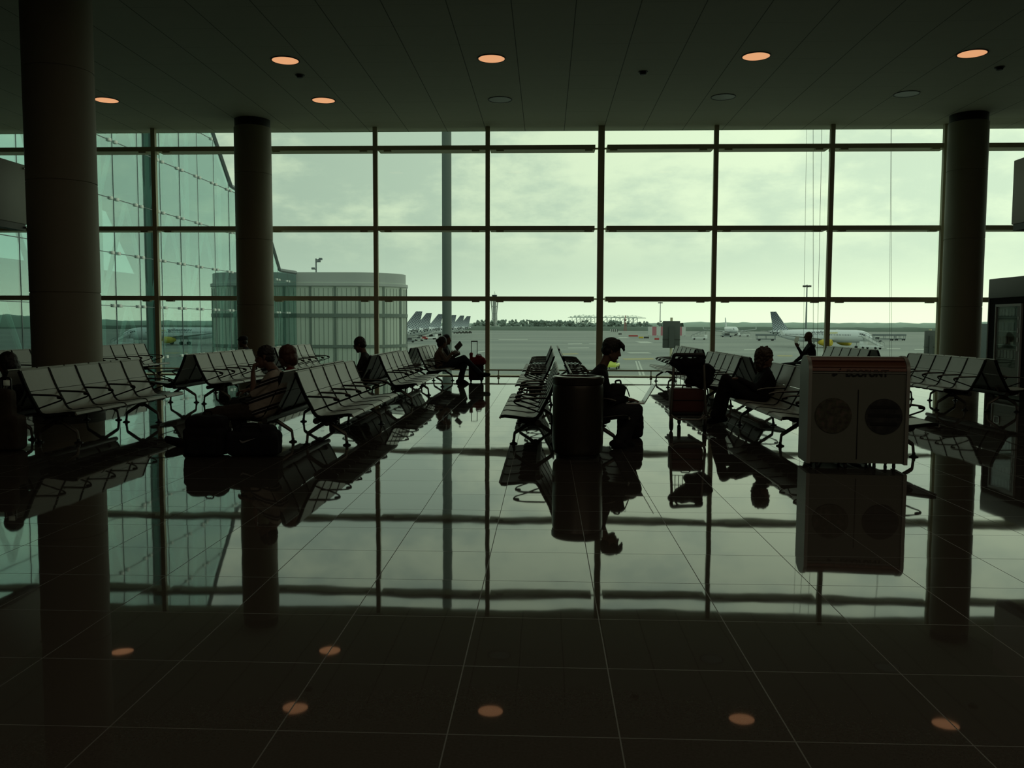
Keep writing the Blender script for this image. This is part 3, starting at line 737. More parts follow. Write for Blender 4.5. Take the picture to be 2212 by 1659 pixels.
# recycling unit
M['silver'] = mat('silver_end_panel', (.26, .265, .235), .45, .35, .5, .12, 3)
M['unit_grey'] = mat('dark_grey_sheet', (.15, .16, .13), .55, .2, .4, .15, 3)
M['copper'] = mat('orange_brown_lid', (.13, .045, .022), .40, .2, .5, .25, 3)
M['letter'] = mat('dark_lettering', (.010, .010, .010), .6, 0, .3, .1, 5)
def picture_disc(name, seed, cols):
    m = bpy.data.materials.new(name); m.use_nodes = True; g = NT(m); b = g.n['Principled BSDF']
    n1 = g.noise(g.obj(), 11+seed*3, 4); r = g.node('ShaderNodeValToRGB'); g.l.new(n1.outputs['Fac'], r.inputs[0])
    r.color_ramp.elements[0].position = .35; r.color_ramp.elements[0].color = (*cols[0], 1); r.color_ramp.elements[1].position = .66; r.color_ramp.elements[1].color = (*cols[2], 1)
    e = r.color_ramp.elements.new(.5); e.color = (*cols[1], 1); g.l.new(r.outputs[0], b.inputs['Base Color']); b.inputs['Roughness'].default_value = .7
    return m
ux0, ux1, uf, ub, ua, ut = 2.65, 3.60, 8.72, 9.13, .985, 1.135
def unit_profile(i, z0, y_off=0.):
    f, b_ = uf+i, ub-i; pts = [(f, z0), (f, ua)]
    for k in range(1, 12):
        a = PI*k/12; pts.append(((f+b_)/2 - (b_-f)/2*math.cos(a), ua + (ut-i-ua)*math.sin(a)))
    return pts + [(b_, ua), (b_, z0)]
t = thing('recycling_unit', 'wide grey recycling unit lettered ECOPUNT with an orange curved lid', 'recycling bin', (0, 0, 0))
MB().prism([(y, z) for y, z in unit_profile(.02, .06) if z <= ua+.001], ux0+.02, ux1-.02, 'x').build('cabinet', M['unit_grey'], t)
for x0, x1 in ((ux0-.012, ux0+.022), (ux1-.022, ux1+.012)):
    b = MB(); pr = unit_profile(0., .05); b.prism(pr, x0, x1, 'x'); b.build('end_panel', M['silver'], t)
lid = MB(); pr = [p for p in unit_profile(.008, .06) if p[1] >= ua-.001]
lid.prism(pr, ux0+.024, ux1-.024, 'x'); lid_o = lid.build('lid', M['copper'], t)
for k in (1, 3):
    p = pr[k]; MB().tube([(ux0+.03, p[0]-.004, p[1]+.002), (ux1-.03, p[0]-.004, p[1]+.002)], .006, 6).build('lid_strip', M['copper'], lid_o)
MB().box((ux0+ux1)/2-.004, (ux0+ux1)/2+.004, uf+.013, uf+.022, .10, .80).build('door_gap', M['black'], t)
MB().box(ux0+.025, ux1-.025, uf+.008, uf+.02, ua-.022, ua-.012).build('trim_strip', M['silver'], t)
for (px, py), nm, cols in (((1799.5, 897.6), 'waste_picture', ((.035, .02, .02), (.05, .055, .03), (.10, .07, .06))), ((1906, 898.8), 'paper_picture', ((.006, .006, .006), (.012, .012, .012), (.03, .028, .026)))):
    q = at(px, py, uf); o = MB().lathe([(.178, 0), (.178, .012)], 40, axis='y').build('disc', picture_disc(nm, px % 3, cols), t)
    o.location = (q.x, uf+.01, q.z)
    for i in (range(3) if px > 1850 else ()): MB().box(q.x-.15+.02*abs(i-1), q.x+.15-.02*abs(i-1), uf+.004, uf+.012, q.z-.09+.085*i, q.z-.06+.085*i).build('stripe', M['letter'], t)
me = text_mesh('ECOPUNT', .088, 'lettering', M['letter'], .003, .003)
o = bpy.data.objects.new('lettering', me); C.objects.link(o); o.parent = t; q = at(1826, 812, uf); o.location = (q.x, uf+.012, q.z); o.rotation_euler = (PI/2, 0, 0)
for dx, rz in ((0, .5), (.055, -.4)):
    o = MB().prism([(0, 0), (.012, .022), (.045, .030), (.036, .006), (.016, -.010)], 0, .004, 'y').build('leaf_mark', M['letter'], t)
    q = at(1797, 811, uf); o.location = (q.x+dx, uf+.010, q.z+.01+.02*(dx > 0)); o.rotation_euler = (0, rz, 0)
for x in (ux0+.10, ux0+.38, ux0+.66, ux1-.10):
    for y in (uf+.06, ub-.08):
        b = MB(); b.lathe([(.026, -.01), (.026, .01)], 16, (x, y, .026), 'x'); b.box(x-.012, x+.012, y-.014, y+.014, .026, .07); b.build('castor', M['rubber'], t)
_r = math.radians(-4.5); t.rotation_euler = (0, 0, _r); _p = V((ux0, uf, 0)); t.location = _p - Matrix.Rotation(_r, 3, 'Z') @ _p
# vending kiosk and machine
KL = (9.0, 17.94, 0); kx0, kx1, kf, kb = 0., 3.6, 0., 1.2
M['kiosk'] = mat('grey_kiosk_panel', (.155, .16, .145), .6, 0, .4, .1, 3)
t = thing('vending_kiosk', 'tall grey kiosk housing at the right edge enclosing a vending machine', 'kiosk', KL, -PI/2)
zt = atx(2139, 603, 9.).z; zm = atx(2139, 645, 9.).z; mx0, mx1 = 17.94-atx(2150, 740, 9.).y, 17.94-atx(2206, 740, 9.).y; mz1 = atx(2165, 657, 9.).z; mz0 = .10
M['kiosk_black'] = mat('matt_black_panel', (.012, .012, .01), .9, 0, .1, .2, 6)
MB().rbox(kx0, kx1, kf-.02, kb, zm, zt, .02, 2).build('fascia', M['kiosk'], t)
MB().box(kx0+.01, mx0-.02, kf, kb, 0, zm).build('side_pillar', M['kiosk_black'], t)
MB().box(kx0, kx0+.04, kf-.012, kf-.001, 0, zm).build('edge_strip', M['kiosk'], t)
MB().box(mx0-.02, mx1+.02, kf, kb, mz1+.015, zm).build('header', M['kiosk_black'], t)
MB().box(mx1+.02, mx1+.22, kf, kb, 0, zm).build('centre_pillar', M['kiosk_black'], t)
MB().box(kx1-.06, kx1, kf, kb, 0, zm).build('far_pillar', M['kiosk_black'], t)
MB().box(mx0-.02, kx1-.06, kb-.04, kb, 0, zm).build('back_panel', M['kiosk_black'], t)
def vending(x0, x1, label):
    t = thing('vending_machine', label, 'vending machine', KL, -PI/2); y = kf-.03; w = x1-x0
    MB().box(x0, x1, y+.06, kb-.06, .02, mz1).build('cabinet', M['unit_grey'], t)
    b = MB(); zf = .62
    for q in ((x0, x0+.03, mz0, mz1), (x1-.03, x1, mz0, mz1), (x0+.03, x1-.03, mz1-.05, mz1), (x0+.03, x1-.03, mz0, mz0+.03)): b.box(q[0], q[1], y, y+.06, q[2], q[3])
    b.build('door_frame', M['pale'], t)
    MB().box(x0+.03, x1-.15, y+.02, y+.035, zf, mz1-.05).build('display_glass', M['vend_glass'], t)
    for i in range(4): MB().box(x0+.04, x1-.16, y+.04, y+.06, zf+.16+.27*i, zf+.175+.27*i).build('shelf', M['pale'], t)
    for i, c in enumerate((M['pale'], M['cloth_tan'], M['grey_paint'], M['pale'])):
        b = MB()
        for k in range(6): b.rbox(x0+.06+.12*k, x0+.15+.12*k, y+.05, y+.058, zf+.185+.27*i, zf+.335+.27*i, .003, 1)
        b.build('product_row', c, t)
    MB().box(x1-.15, x1-.03, y+.01, y+.05, zf, mz1-.05).build('control_panel', M['kiosk'], t)
    for i, z in enumerate((1.55, 1.30, 1.12, .95)): MB().box(x1-.115, x1-.065, y+.0, y+.02, z, z+(.09 if i else .06)).build('button_pad', M['pale'], t)
    MB().box(x0+.03, x1-.03, y+.015, y+.05, mz0+.03, zf).build('lower_door', M['unit_grey'], t)
    q = (x0+.12, x0+.31, .36, .50); b = MB()
    for r in ((q[0], q[1], q[3]-.012, q[3]), (q[0], q[1], q[2], q[2]+.012), (q[0], q[0]+.012, q[2], q[3]), (q[1]-.012, q[1], q[2], q[3])): b.box(r[0], r[1], y, y+.02, r[2], r[3])
    fl = MB().box(q[0]+.012, q[1]-.012, y+.008, y+.02, q[2]+.012, q[3]-.012).build('delivery_flap', M['black'], t); b.build('flap_frame', M['chrome'], fl)
M['vend_glass'] = glass('display_glass', (.82, .86, .84), .03, (1, 1, 1), 0., .25)
vending(mx0, mx1, 'vending machine with a pale metal door frame and glass front, left in the kiosk')
# laptop, backpacks
q = at(1371, 869.5, 10.06)
t = thing('laptop', 'open silver laptop on the knees of the young man in dark clothes', 'laptop', (q.x, 10.06, q.z))
MB().rbox(-.115, .10, -.15, .15, -.008, .008, .006, 2).build('base', M['lapsilver'] if 'lapsilver' in M else mat('laptop_silver', (.50, .50, .47), .4, .3, .5, .05, 5), t)
e0 = at(1383, 868, 10.06); e1 = at(1406, 830, 10.06); d = (e1-e0); d.y = 0; dn = V((d.z, 0, -d.x)).normalized()*.004
b = MB(); c0 = V((.10, 0, .006)); b.obox(c0+d*.5, d*.5, V((0, .15, 0)), dn); so = b.build('screen', mat('laptop_lid', (.46, .45, .42), .35, .3, .5, .08, 4), t)
b = MB(); b.obox(c0+d*.5 - dn*1.05, d*.44, V((0, .135, 0)), dn*.15); b.build('display', mat('screen_glass', (.05, .055, .05), .12, 0, .5, 0, 5), so)
b = MB()
for i in range(5): b.box(-.085+.026*i, -.066+.026*i, -.125, .125, .0075, .0095)
b.build('keyboard', M['black'], t)
def backpack(label, x, y, z, w, dpt, h, m, strap=True, cat='backpack', rz=0., name='backpack'):
    t = thing(name, label, cat, (x, y, z), rz)
    soft_bag('body', t, [hullbox(-w/2, w/2, -dpt/2, dpt/2, 0.004, h*.72, .05), caps(*[((sx*(w/2-.09), sy*(dpt/2-.08), h-.085), .08) for sx in (-1, 1) for sy in (-1, 1)], ((-(w/2-.06), 0, h*.5), .06), ((w/2-.06, 0, h*.5), .06))], m, .010, .012, 9)
    soft_bag('pocket', t, [hullbox(-w*.36, w*.36, -dpt/2-.05, -dpt/2+.06, .03, h*.5, .035)], m, .010, .008, 10)
    MB().tube(fillet([(-.04, dpt*.1, h-.02), (-.045, dpt*.1, h+.035), (.045, dpt*.1, h+.035), (.04, dpt*.1, h-.02)], .03, 4), .009, 8).build('grab_handle', m, t)
    if strap:
        for s in (-1, 1): MB().tube(fillet([(s*w*.22, dpt/2-.02, h-.06), (s*w*.27, dpt/2+.05, h*.55), (s*w*.25, dpt/2-.01, h*.12)], .1, 6), .014, 8).build('strap', m, t)
    return t
q = at(1361, 946, 10.98); wx = at(1389, 900, 10.98).x - at(1333, 900, 10.98).x
backpack('black backpack standing on the floor beyond the knees of the young man with the laptop', q.x, 10.98, 0, wx, .26, at(1360, 874, 10.98).z, M['cloth_black'])
q = at(1334, 857, 10.06)
t = thing('shoulder_bag', 'small dark bag with a ring and strap on the lap of the laptop user', 'bag', (q.x, 10.06, q.z-.03))
soft_bag('body', t, [hullbox(-.10, .085, -.14, .14, 0.02, .185, .05)], M['cloth_dark'], .010, .012, 10)
MB().tube(fillet([(-.02, 0, .17), (-.03, 0, .215), (.03, 0, .225), (.04, 0, .17)], .02, 4), .011, 8).build('grab_handle', M['cloth_dark'], t)
MB().tube([V((.095+.012*math.cos(a), -.05, .165+.014*math.sin(a))) for a in [2*PI*i/12 for i in range(12)]], .0025, 5, True).build('ring', M['chrome'], t)
MB().tube(fillet([(.09, -.05, .15), (.115, -.05, .10), (.135, -.06, .035)], .03, 4), .007, 6).build('strap', M['cloth_dark'], t)
# luggage of the striped-shirt man
q0, q1 = at(401, 990, 9.13), at(489, 990, 9.13)
backpack('bulky black backpack on the floor before the striped-shirt man, left of the sports bag', (q0.x+q1.x)/2, 9.18, 0, q1.x-q0.x, .30, at(440, 893, 9.13).z-.02, M['cloth_black'], strap=False)
q0, q1 = at(488, 990, 9.13), at(602, 990, 9.13); w_ = q1.x-q0.x
t = thing('sports_bag', 'black sports bag with a pale tick mark on the floor below the striped-shirt man', 'bag', ((q0.x+q1.x)/2, 9.20, 0))
hb = at(540, 918, 9.13).z
soft_bag('body', t, [hullbox(-w_/2, w_/2, -.14, .14, .004, hb*.8, .07), hullbox(-w_/2+.08, w_/2-.05, -.10, .10, hb*.5, hb, .07)], M['cloth_black'], .010, .010, 9)
MB().tube(fillet([(-.12, -.10, hb*.82), (-.10, -.13, hb+.02), (.10, -.13, hb+.02), (.12, -.10, hb*.82)], .05, 5), .012, 8).build('carry_handle', M['cloth_black'], t)
tick = [(-.080, .030), (-.066, .004), (-.046, -.006), (-.01, .004), (.10, .050), (-.01, .022), (-.044, .014), (-.060, .020)]
o = MB().prism(tick, -.002, .002, 'y').build('tick_mark', mat('pale_print', (.20, .20, .20), .7, 0, .3, .05, 5), t); qq = at(533, 956, 9.05); o.location = (qq.x-(q0.x+q1.x)/2, -.152, qq.z)
# bag at the left edge
q0 = at(38, 968, 9.3)
t = thing('trolley_bag', 'dark brown upright bag with a white tag at the left edge before the nearest bench', 'bag', (q0.x-.16, 9.42, 0))
soft_bag('body', t, [hullbox(-.17, .15, -.12, .12, .004, .40, .05), hullbox(-.17, .06, -.09, .09, .3, .70, .06)], M['cloth_brown'], .011, .010, 8)
MB().tube(fillet([(-.1, .02, .66), (-.1, .02, .82), (.02, .02, .82), (.02, .02, .66)], .03, 4), .012, 8).build('grab_handle', M['black'], t)
qq = at(25, 826, 9.42); o = MB().rbox(-.036, .036, -.004, .004, -.03, .03, .003, 2).build('tag', M['whitecup'], t); o.location = (qq.x-q0.x+.16, -.09, qq.z)
MB().tube([(qq.x-q0.x+.16-.03, -.06, .70), (qq.x-q0.x+.16-.02, -.085, qq.z+.03)], .004, 5).build('tag_cord', M['black'], t)
# newspaper of the readers
c = at(990, 747, 20.45)
t = thing('newspaper', 'folded newspaper held up by the woman reading near the glass', 'newspaper', (c.x, 20.45, c.z))
pa = [at(*p, 20.45)-c for p in ((992.8, 736.7), (999, 746), (987.8, 758.5), (981.5, 749))]
b = MB(); b.slab([p+V((0, -.02-.01*i, 0)) for i, p in enumerate(pa)], (.01, .015, .005)); b.build('front_page', M['paper_dark'], t)
pb = [at(*p, 20.45)-c for p in ((981, 757), (988, 758), (992, 763), (976, 768))]
b = MB(); b.slab([p+V((0, -.1+.03*i, 0)) for i, p in enumerate(pb)], (0, .3, .012)); b.build('inner_page', M['paper'], t)
q = at(1718.5, 734, 21.65)
t = thing('paper_slip', 'small white paper held up by the shaven-headed man', 'paper', (q.x, 21.57, q.z))
o = MB().prism([(-.05, -.07), (.025, -.08), (.065, .04), (.06, .085), (-.015, .085), (-.055, .0)], -.0015, .0015, 'y').build('sheet', M['whitecup'], t)
# red trolley case near the glass
q = at(1030, 826, 21.1)
t = thing('trolley_case', 'dark trolley suitcase with its handle pulled out, near the glass', 'suitcase', (q.x, 21.15, 0), .15)
MB().rbox(-.20, .16, -.12, .12, .05, at(1030, 788, 21.1).z, .03, 3).build('shell', M['cloth_dark'], t)
zh = at(1024, 737.5, 21.1).z; xh0 = at(1018.5, 760, 21.1).x-q.x; xh1 = at(1031, 760, 21.1).x-q.x
MB().tube(fillet([(xh0, .08, .35), (xh0, .08, zh), (xh1, .08, zh), (xh1, .08, .35)], .02, 3), .009, 8).build('pull_handle', M['black'], t)
MB().tube([(xh0-.01, .08, zh), (xh1+.01, .08, zh)], .016, 8).build('grip', M['black'], t)
for x in (-.15, .11): MB().lathe([(.03, -.015), (.03, .015)], 14, (x, 0, .03), 'y').build('wheel', M['rubber'], t)
q2 = at(1030, 776, 21.0)
t = thing('holdall', 'soft dark red bag sitting on top of the trolley suitcase', 'bag', (q2.x, 21.02, at(1030, 789, 21.05).z))
soft_bag('body', t, [hullbox(-.18, .22, -.13, .08, .0, .20, .07), hullbox(-.18, -.10, -.10, .05, .08, .31, .035), caps(((.05, -.02, .17), .09), ((.14, -.02, .09), .10))], M['cloth_red'], .012, .014, 8)
MB().tube(fillet([(-.02, -.03, .22), (0, -.03, .27), (.10, -.03, .27), (.12, -.03, .2)], .03, 4), .010, 6).build('carry_handle', M['cloth_red'], t)
# airport luggage trolley with its load
tc = at(1487, 900, 11.65); tx = tc.x; X_ = lambda px, py, Y=11.65: at(px, py, Y).x - tx
t = thing('luggage_trolley', 'airport luggage trolley loaded with bags, standing left of the curly-haired woman', 'luggage trolley', (tx, 11.65, 0))
for s in (-1, 1):
    MB().tube(fillet([(s*.20, .06, 1.00), (s*.205, .03, .80), (s*.235, .02, .25), (s*.225, .10, .19), (s*.15, .85, .16)], .08, 5), .019, 10).build('side_tube', M['alu'], t)
MB().tube(fillet([(-.205, .06, .985), (-.20, .03, 1.035), (.20, .03, 1.035), (.205, .06, .985)], .05, 4), .026, 10).build('handle_bar', M['black'], t)
MB().tube(fillet([(-.225, .04, .22), (-.16, .0, .16), (.16, .0, .16), (.225, .04, .22)], .08, 6), .014, 8).build('rear_bar', M['alu'], t)
b = MB(); b.rbox(-.20, .20, .06, .85, .175, .20, .01, 2); b.build('platform', M['steel_dark'], t)
b = MB()
for i in range(7): x = -.15+.05*i; b.tube([(x, .10, .62), (x, .10, .90)], .005, 6)
for z in (.62, .76, .90): b.tube([(-.19, .10, z), (.19, .10, z)], .006, 6)
b.build('basket', M['alu'], t)
for x, y, r in ((-.225, .03, .085), (.225, .03, .085), (0, .80, .06)):
    f = MB(); f.box(x-.024, x+.024, y-.02, y+.02, r, .20); fo = f.build('wheel_fork', M['alu'], t)
    MB().lathe([(r*.8, -.02), (r, -.012), (r, .012), (r*.8, .02)], 20, (x, y, r), 'x').build('wheel', M['rubber'], fo)
zA = at(1490, 879, 11.9).z; zB = at(1490, 838, 11.9).z
t = thing('suitcase', 'red-brown suitcase lying on the luggage trolley', 'suitcase', (tx, 11.9, .205))
MB().rbox(-.215, .235, -.12, .16, .03, zB-.205, .04, 4).build('shell', M['suit_red'], t)
MB().tube([(-.215, -.125, (zB-.2)*.55), (.235, -.125, (zB-.2)*.55)], .007, 6).build('zip', M['black'], t)
MB().rbox(-.2, .22, -.10, .14, .0, .05, .015, 2).build('base_trim', M['black'], t)
b = MB(); b.tube(fillet([(-.05, -.02, zB-.21), (-.05, -.02, zB-.175), (.07, -.02, zB-.175), (.07, -.02, zB-.21)], .02, 3), .009, 8); b.build('carry_handle', M['black'], t)
t = thing('travel_bag', 'big shapeless black bag heaped on top of the luggage trolley', 'bag', (tx, 11.70, 0))
P_ = lambda px, py, y: V((X_(px, py, 11.7), y, at(px, py, 11.7).z))
soft_bag('body', t, [caps((P_(1460, 785, 0), .07), (P_(1512, 782, .0), .07), (P_(1500, 800, .12), .11)), caps((P_(1495, 800, .05), .09), (P_(1530, 802, .1), .10), (P_(1532, 818, .1), .09), (P_(1505, 822, .08), .10)), caps((P_(1490, 826, .08), .06), (P_(1520, 830, .10), .07), (P_(1510, 805, .05), .09)), caps((P_(1455, 782, 0), .055), (P_(1470, 795, .02), .05))], M['cloth_black'], .012, .022, 9)
MB().tube(fillet([P_(1462, 778, -.05), P_(1468, 770, -.06), P_(1505, 769, -.06), P_(1514, 778, -.05)], .05, 4), .012, 8).build('carry_handle', M['cloth_black'], t)
MB().tube(fillet([P_(1524, 790, .02), P_(1546, 799, .03), P_(1540, 812, .03), P_(1528, 806, .02)], .03, 4), .014, 8).build('strap', M['cloth_black'], t)
# ------------------------------------------------------------------ outside
GZ = -6.05
def apron_mat():
    m = bpy.data.materials.new('apron_concrete'); m.use_nodes = True; g = NT(m); b = g.n['Principled BSDF']
    o = g.xyz(g.obj()); p = g.comb(g.math('MULTIPLY', o[0], .35), o[1], 0.)
    n1 = g.noise(p, .025, 5, .6).outputs['Fac']; n2 = g.noise(g.obj(), .4, 3).outputs['Fac']
    c = g.mix(g.smooth(n1, .35, .65), (.18, .205, .195), (.275, .295, .27)); c = g.mix(g.math('MULTIPLY', n2, .3), c, (.18, .19, .175))
    g.put(b.inputs['Base Color'], c); b.inputs['Roughness'].default_value = .75; b.inputs['Specular IOR Level'].default_value = .35
    return m
apron = struct(MB().add([(-900, 24.2, GZ), (1600, 24.2, GZ), (1600, 900, GZ), (-900, 900, GZ)], [(0, 1, 2, 3)]).build('ground_apron', apron_mat()))
struct(MB().add([(-5000, 900, GZ), (5000, 900, GZ), (5000, 6000, GZ), (-5000, 6000, GZ)], [(0, 1, 2, 3)]).build('ground_field', mat('field_grass', (.115, .135, .10), .95, 0, .1, .25, .02)))
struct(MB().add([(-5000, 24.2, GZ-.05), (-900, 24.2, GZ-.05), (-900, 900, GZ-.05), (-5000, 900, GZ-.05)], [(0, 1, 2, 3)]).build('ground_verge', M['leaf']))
M['paint_white'] = mat('white_ground_paint', (.55, .57, .52), .8, 0, .3, .25, 1); M['paint_yellow'] = mat('yellow_ground_paint', (.42, .38, .2), .8, 0, .3, .25, 1)
def gpt(px, py): 
    d = F0 + CR*((px-1106)/FPX) - CU*((py-829.5)/FPX); return V((0, 0, CAM_H)) + d*((GZ+.02-CAM_H)/d.z)
for pts, m in ((((1333, 728.2), (1354, 728.2), (1361, 730.2), (1340, 730.2)), 'w'), (((1371, 737.5), (1398, 737.5), (1412, 741), (1384, 741)), 'w'), (((1226, 742), (1257, 741.6), (1258, 743.2), (1228, 743.6)), 'w'), (((1272, 742), (1288, 742), (1288, 743.2), (1273, 743.2)), 'w'),
        (((1226, 751), (1272, 750.8), (1273, 752), (1228, 752.4)), 'w'), (((1213, 764), (1246, 763), (1252, 765), (1216, 766)), 'y'), (((1353, 761), (1400, 761), (1408, 763.4), (1362, 763.4)), 'w'), (((1342, 774), (1410, 773), (1414, 776.5), (1350, 777.5)), 'y'),
        (((1372, 780), (1375, 780), (1386, 812), (1381, 812)), 'w'), (((1378, 780), (1381, 780), (1394, 812), (1389, 812)), 'w'), (((1607, 754.6), (1634, 754.2), (1634, 756), (1608, 756.4)), 'w'), (((1678, 767), (1712, 767.6), (1712, 770), (1680, 769.6)), 'y'),
        (((1975, 754), (2002, 754), (2002, 755.8), (1976, 755.8)), 'w'), (((1915, 752), (1945, 752.4), (1945, 753.8), (1916, 753.6)), 'w'), (((1076, 733), (1140, 732.6), (1140, 733.8), (1078, 734.2)), 'w'), (((1030, 760), (1052, 757), (1052, 759), (1031, 762)), 'w')):
    q = [gpt(*p) for p in pts]; MB().quad(*q).build('painted_line', M['paint_white' if m == 'w' else 'paint_yellow'], apron)

# exterior column
q = at(965.5, 700, 57.4)
t = thing('roof_column', 'tall pale column standing outside the glass, behind the newspaper reader', 'column', (q.x, 57.4, GZ))
MB().lathe([(.315, 0), (.315, 24)], 32).build('shaft', M['ext_column'], t)
MB().lathe([(.42, 0), (.42, .5), (.36, .55)], 32).build('base', M['concrete'], t)
# hanging ropes outside
for a, b_, lb in (((1742.6, 275), (1735, 770), 'leftmost of the thin ropes hanging outside the right windows'), ((1756.5, 275), (1757, 770), 'pale thin rope hanging between two darker ropes outside'),
                  ((1775.6, 275), (1765, 770), 'dark rope hanging nearest the mullion outside the right windows'), ((1924.5, 275), (1921.2, 770), 'left one of two ropes hanging outside near the right column'), ((1926., 275), (1925.6, 770), 'right one of two ropes hanging outside near the right column')):
    p0, p1 = at(*a, 24.5), at(*b_, 24.5); d = (p1-p0).normalized()
    tag(MB().tube([p0 - d*3, p1 + d*3.2], .0055 if 'dark' in lb else .004, 6).build('hanging_rope', M['steel_dark'] if 'dark rope' in lb else M['grey_paint']), lb, 'rope', 'ropes hanging outside')
# glass wing on the left
WX = -16.6
outl = [(24.15, 13.), (40.6, 13.), (45.3, 8.55), (49.9, 8.3), (53.4, 4.66), (56.9, 4.7)]
def ztop(y):
    for (a, za), (b_, zb) in zip(outl, outl[1:]):
        if a <= y <= b_: return za + (zb-za)*(y-a)/(b_-a)
    return outl[-1][1]
t = thing('glass_wing', 'long glass walled wing of the terminal receding outside on the left', 'building', (WX, 24.15, GZ))
L = lambda x, y, z: V((x-WX, y-24.15, z-GZ))
joints = [24.15] + [32.8+2.02*k for k in range(-4, 12)] + [56.9]
rowz = [GZ, -4.3, -2.2, -.06, 2.08, 4.10, 6.17, 8.35, 10.5, 12.6]
random.seed(3)
for y0, y1 in zip(joints, joints[1:]):
    ys = [y0+.012] + [a for a, _ in outl if y0 < a < y1] + [y1-.012]
    tl = [random.uniform(-.004, .004), random.uniform(-.006, .006)]
    pts = [L(WX+tl[0], y0+.012, GZ), L(WX+tl[1], y1-.012, GZ)] + [L(WX+tl[1 if y > (y0+y1)/2 else 0], y, ztop(y)) for y in ys[::-1]]
    MB().slab(pts, (-.02, 0, 0)).build('glass_panel', M['wing_glass'], t)
b = MB()
for y in joints[1:-1]: b.box(-.012, .012, y-24.15-.012, y-24.15+.012, 0, ztop(y)-GZ)
b.build('vertical_joints', M['grey_paint'], t)
b = MB()
for z in rowz[1:]:
    ye = 56.9
    for k in range(400):
        y = 24.15+k*.0825
        if ztop(y) < z: ye = y; break
    b.box(-.014, .014, 0, ye-24.15, z-GZ-.012, z-GZ+.012)
b.build('horizontal_joints', M['grey_paint'], t)
for z in rowz[2:9]:
    for y in joints[2:-1]:
        for s in (-.24, .24):
            if y > 28 and z < ztop(y+s)-.1 and not (z < -1 and y > 34): MB().rbox(-.02, .07, y-24.15+s-.085, y-24.15+s+.085, z-GZ-.06, z-GZ+.06, .012, 2).build('glass_clamp', M['white'], t)
b = MB(); ty = [24.4+4.04*k for k in range(9)]
for i, y in enumerate(ty[:-1]):
    y2 = ty[i+1]
    for z0, z1 in ((-6., -2.), (-2., 2.1), (2.1, 6.2), (6.2, 10.4)):
        if ztop(min(y2, 56.8)) > z1-.3:
            b.tube([L(WX-.4, y, z0), L(WX-.4, (y+y2)/2, z1)], .09, 6); b.tube([L(WX-.4, (y+y2)/2, z1), L(WX-.4, y2, z0)], .09, 6)
    b.tube([L(WX-.4, y, GZ), L(WX-.4, y, ztop(y)-.1)], .10, 6)
b.build('truss', M['white'], t)
b = MB(); b.tube([L(WX-.03, y, z+.06) for y, z in outl], .13, 6); b.build('parapet_edge', M['grey_paint'], t)
MB().slab([L(WX-.15, y, z-.1) for y, z in outl] + [L(WX-.15, y, z-.4) for y, z in outl[::-1]], (-9, 0, 0)).build('roof', M['grey_paint'], t)
MB().box(-9.3, -9., 0, 32.7, 0, 10.5).build('inner_wall', M['steel_dark'], t)
MB().box(-9., -.6, 0, 32.7, GZ*-1-.6, -GZ-.3).build('inner_floor', M['steel_dark'], t)
# rounded pavilion at the end of the wing
M['uglass'] = mat('ribbed_translucent_glass', (.50, .56, .50), .4, 0, .5, .10, .8)
M['band'] = mat('pavilion_band', (.15, .19, .17), .6, 0, .4, .1, .5)
def plan(i):
    cx, cy, r = -12.95, 60.2, 3.2-i; out = [(-25.66, cy-r)]
    for k in range(0, 41): a = PI*k/40; out.append((cx + r*math.sin(a), cy - r*math.cos(a)))
    return out + [(-25.66, cy+r)]
t = thing('pavilion', 'pale rounded building with ribbed walls beyond the left windows', 'building', (-15, 57, GZ))
Q = lambda pl, dx=15., dy=-57.: [(x+dx, y+dy) for x, y in pl]
MB().prism(Q(plan(.06)), 0, 10.2, 'z').build('wall', M['uglass'], t)
b = MB(); pl = Q(plan(0.))
def along(pl, step):
    out = []; acc = 0.
    for (ax, ay), (bx, by) in zip(pl, pl[1:-1]):
        l = math.hypot(bx-ax, by-ay); s = 0.
        while acc + (l-s) >= step: s += step-acc; acc = 0.; out.append((ax+(bx-ax)*s/l, ay+(by-ay)*s/l, math.atan2(by-ay, bx-ax)))
        acc += l-s
    return out
for i, (x, y, a) in enumerate(along(pl, .31)):
    d = V((math.cos(a), math.sin(a), 0)); n_ = V((math.sin(a), -math.cos(a), 0)); b.obox(V((x, y, 4.9))-n_*.052, d*.011, n_*.010, V((0, 0, 4.9)))
b.build('ribs', M['band'], t)
for i, (x, y, a) in enumerate(along(pl, 1.66)):
    d = V((math.cos(a), math.sin(a), 0)); n_ = V((math.sin(a), -math.cos(a), 0))
    if i > 4: MB().obox(V((x, y, 4.95))-n_*.04, d*.075, n_*.03, V((0, 0, 4.95))).build('column_shade_strip', M['band'], t)  # dark strips stand in for inner columns shadowed through the translucent wall
for z, h in ((1.94, .12), (-.12, .10)): MB().prism(Q(plan(-.03)), z-h-GZ, z+h-GZ, 'z').build('band', M['band'], t)
MB().prism(Q(plan(-.05)), 9.95, 10.15, 'z').build('cornice', M['pale'], t)
MB().prism(Q(plan(.10)), 10.15, 10.85, 'z').build('parapet', M['pale'], t)
q = at(683, 588, 59.); z0 = 10.85
t = thing('floodlight_pole', 'short pole with lamps standing on the roof of the rounded building', 'lamp post', (q.x, 59., z0+GZ))
MB().tube([(0, 0, 0), (0, 0, 1.05)], .05, 8).build('pole', M['grey_paint'], t)
for x, z in ((-.2, .35), (.2, .85), (.32, 1.0)): 
    b = MB(); b.tube([(0, 0, z-.05), (x, 0, z)], .03, 6); b.rbox(x-.11, x+.11, -.1, .1, z-.05, z+.09, .02, 2); b.build('lamp_head', M['grey_paint'], t)

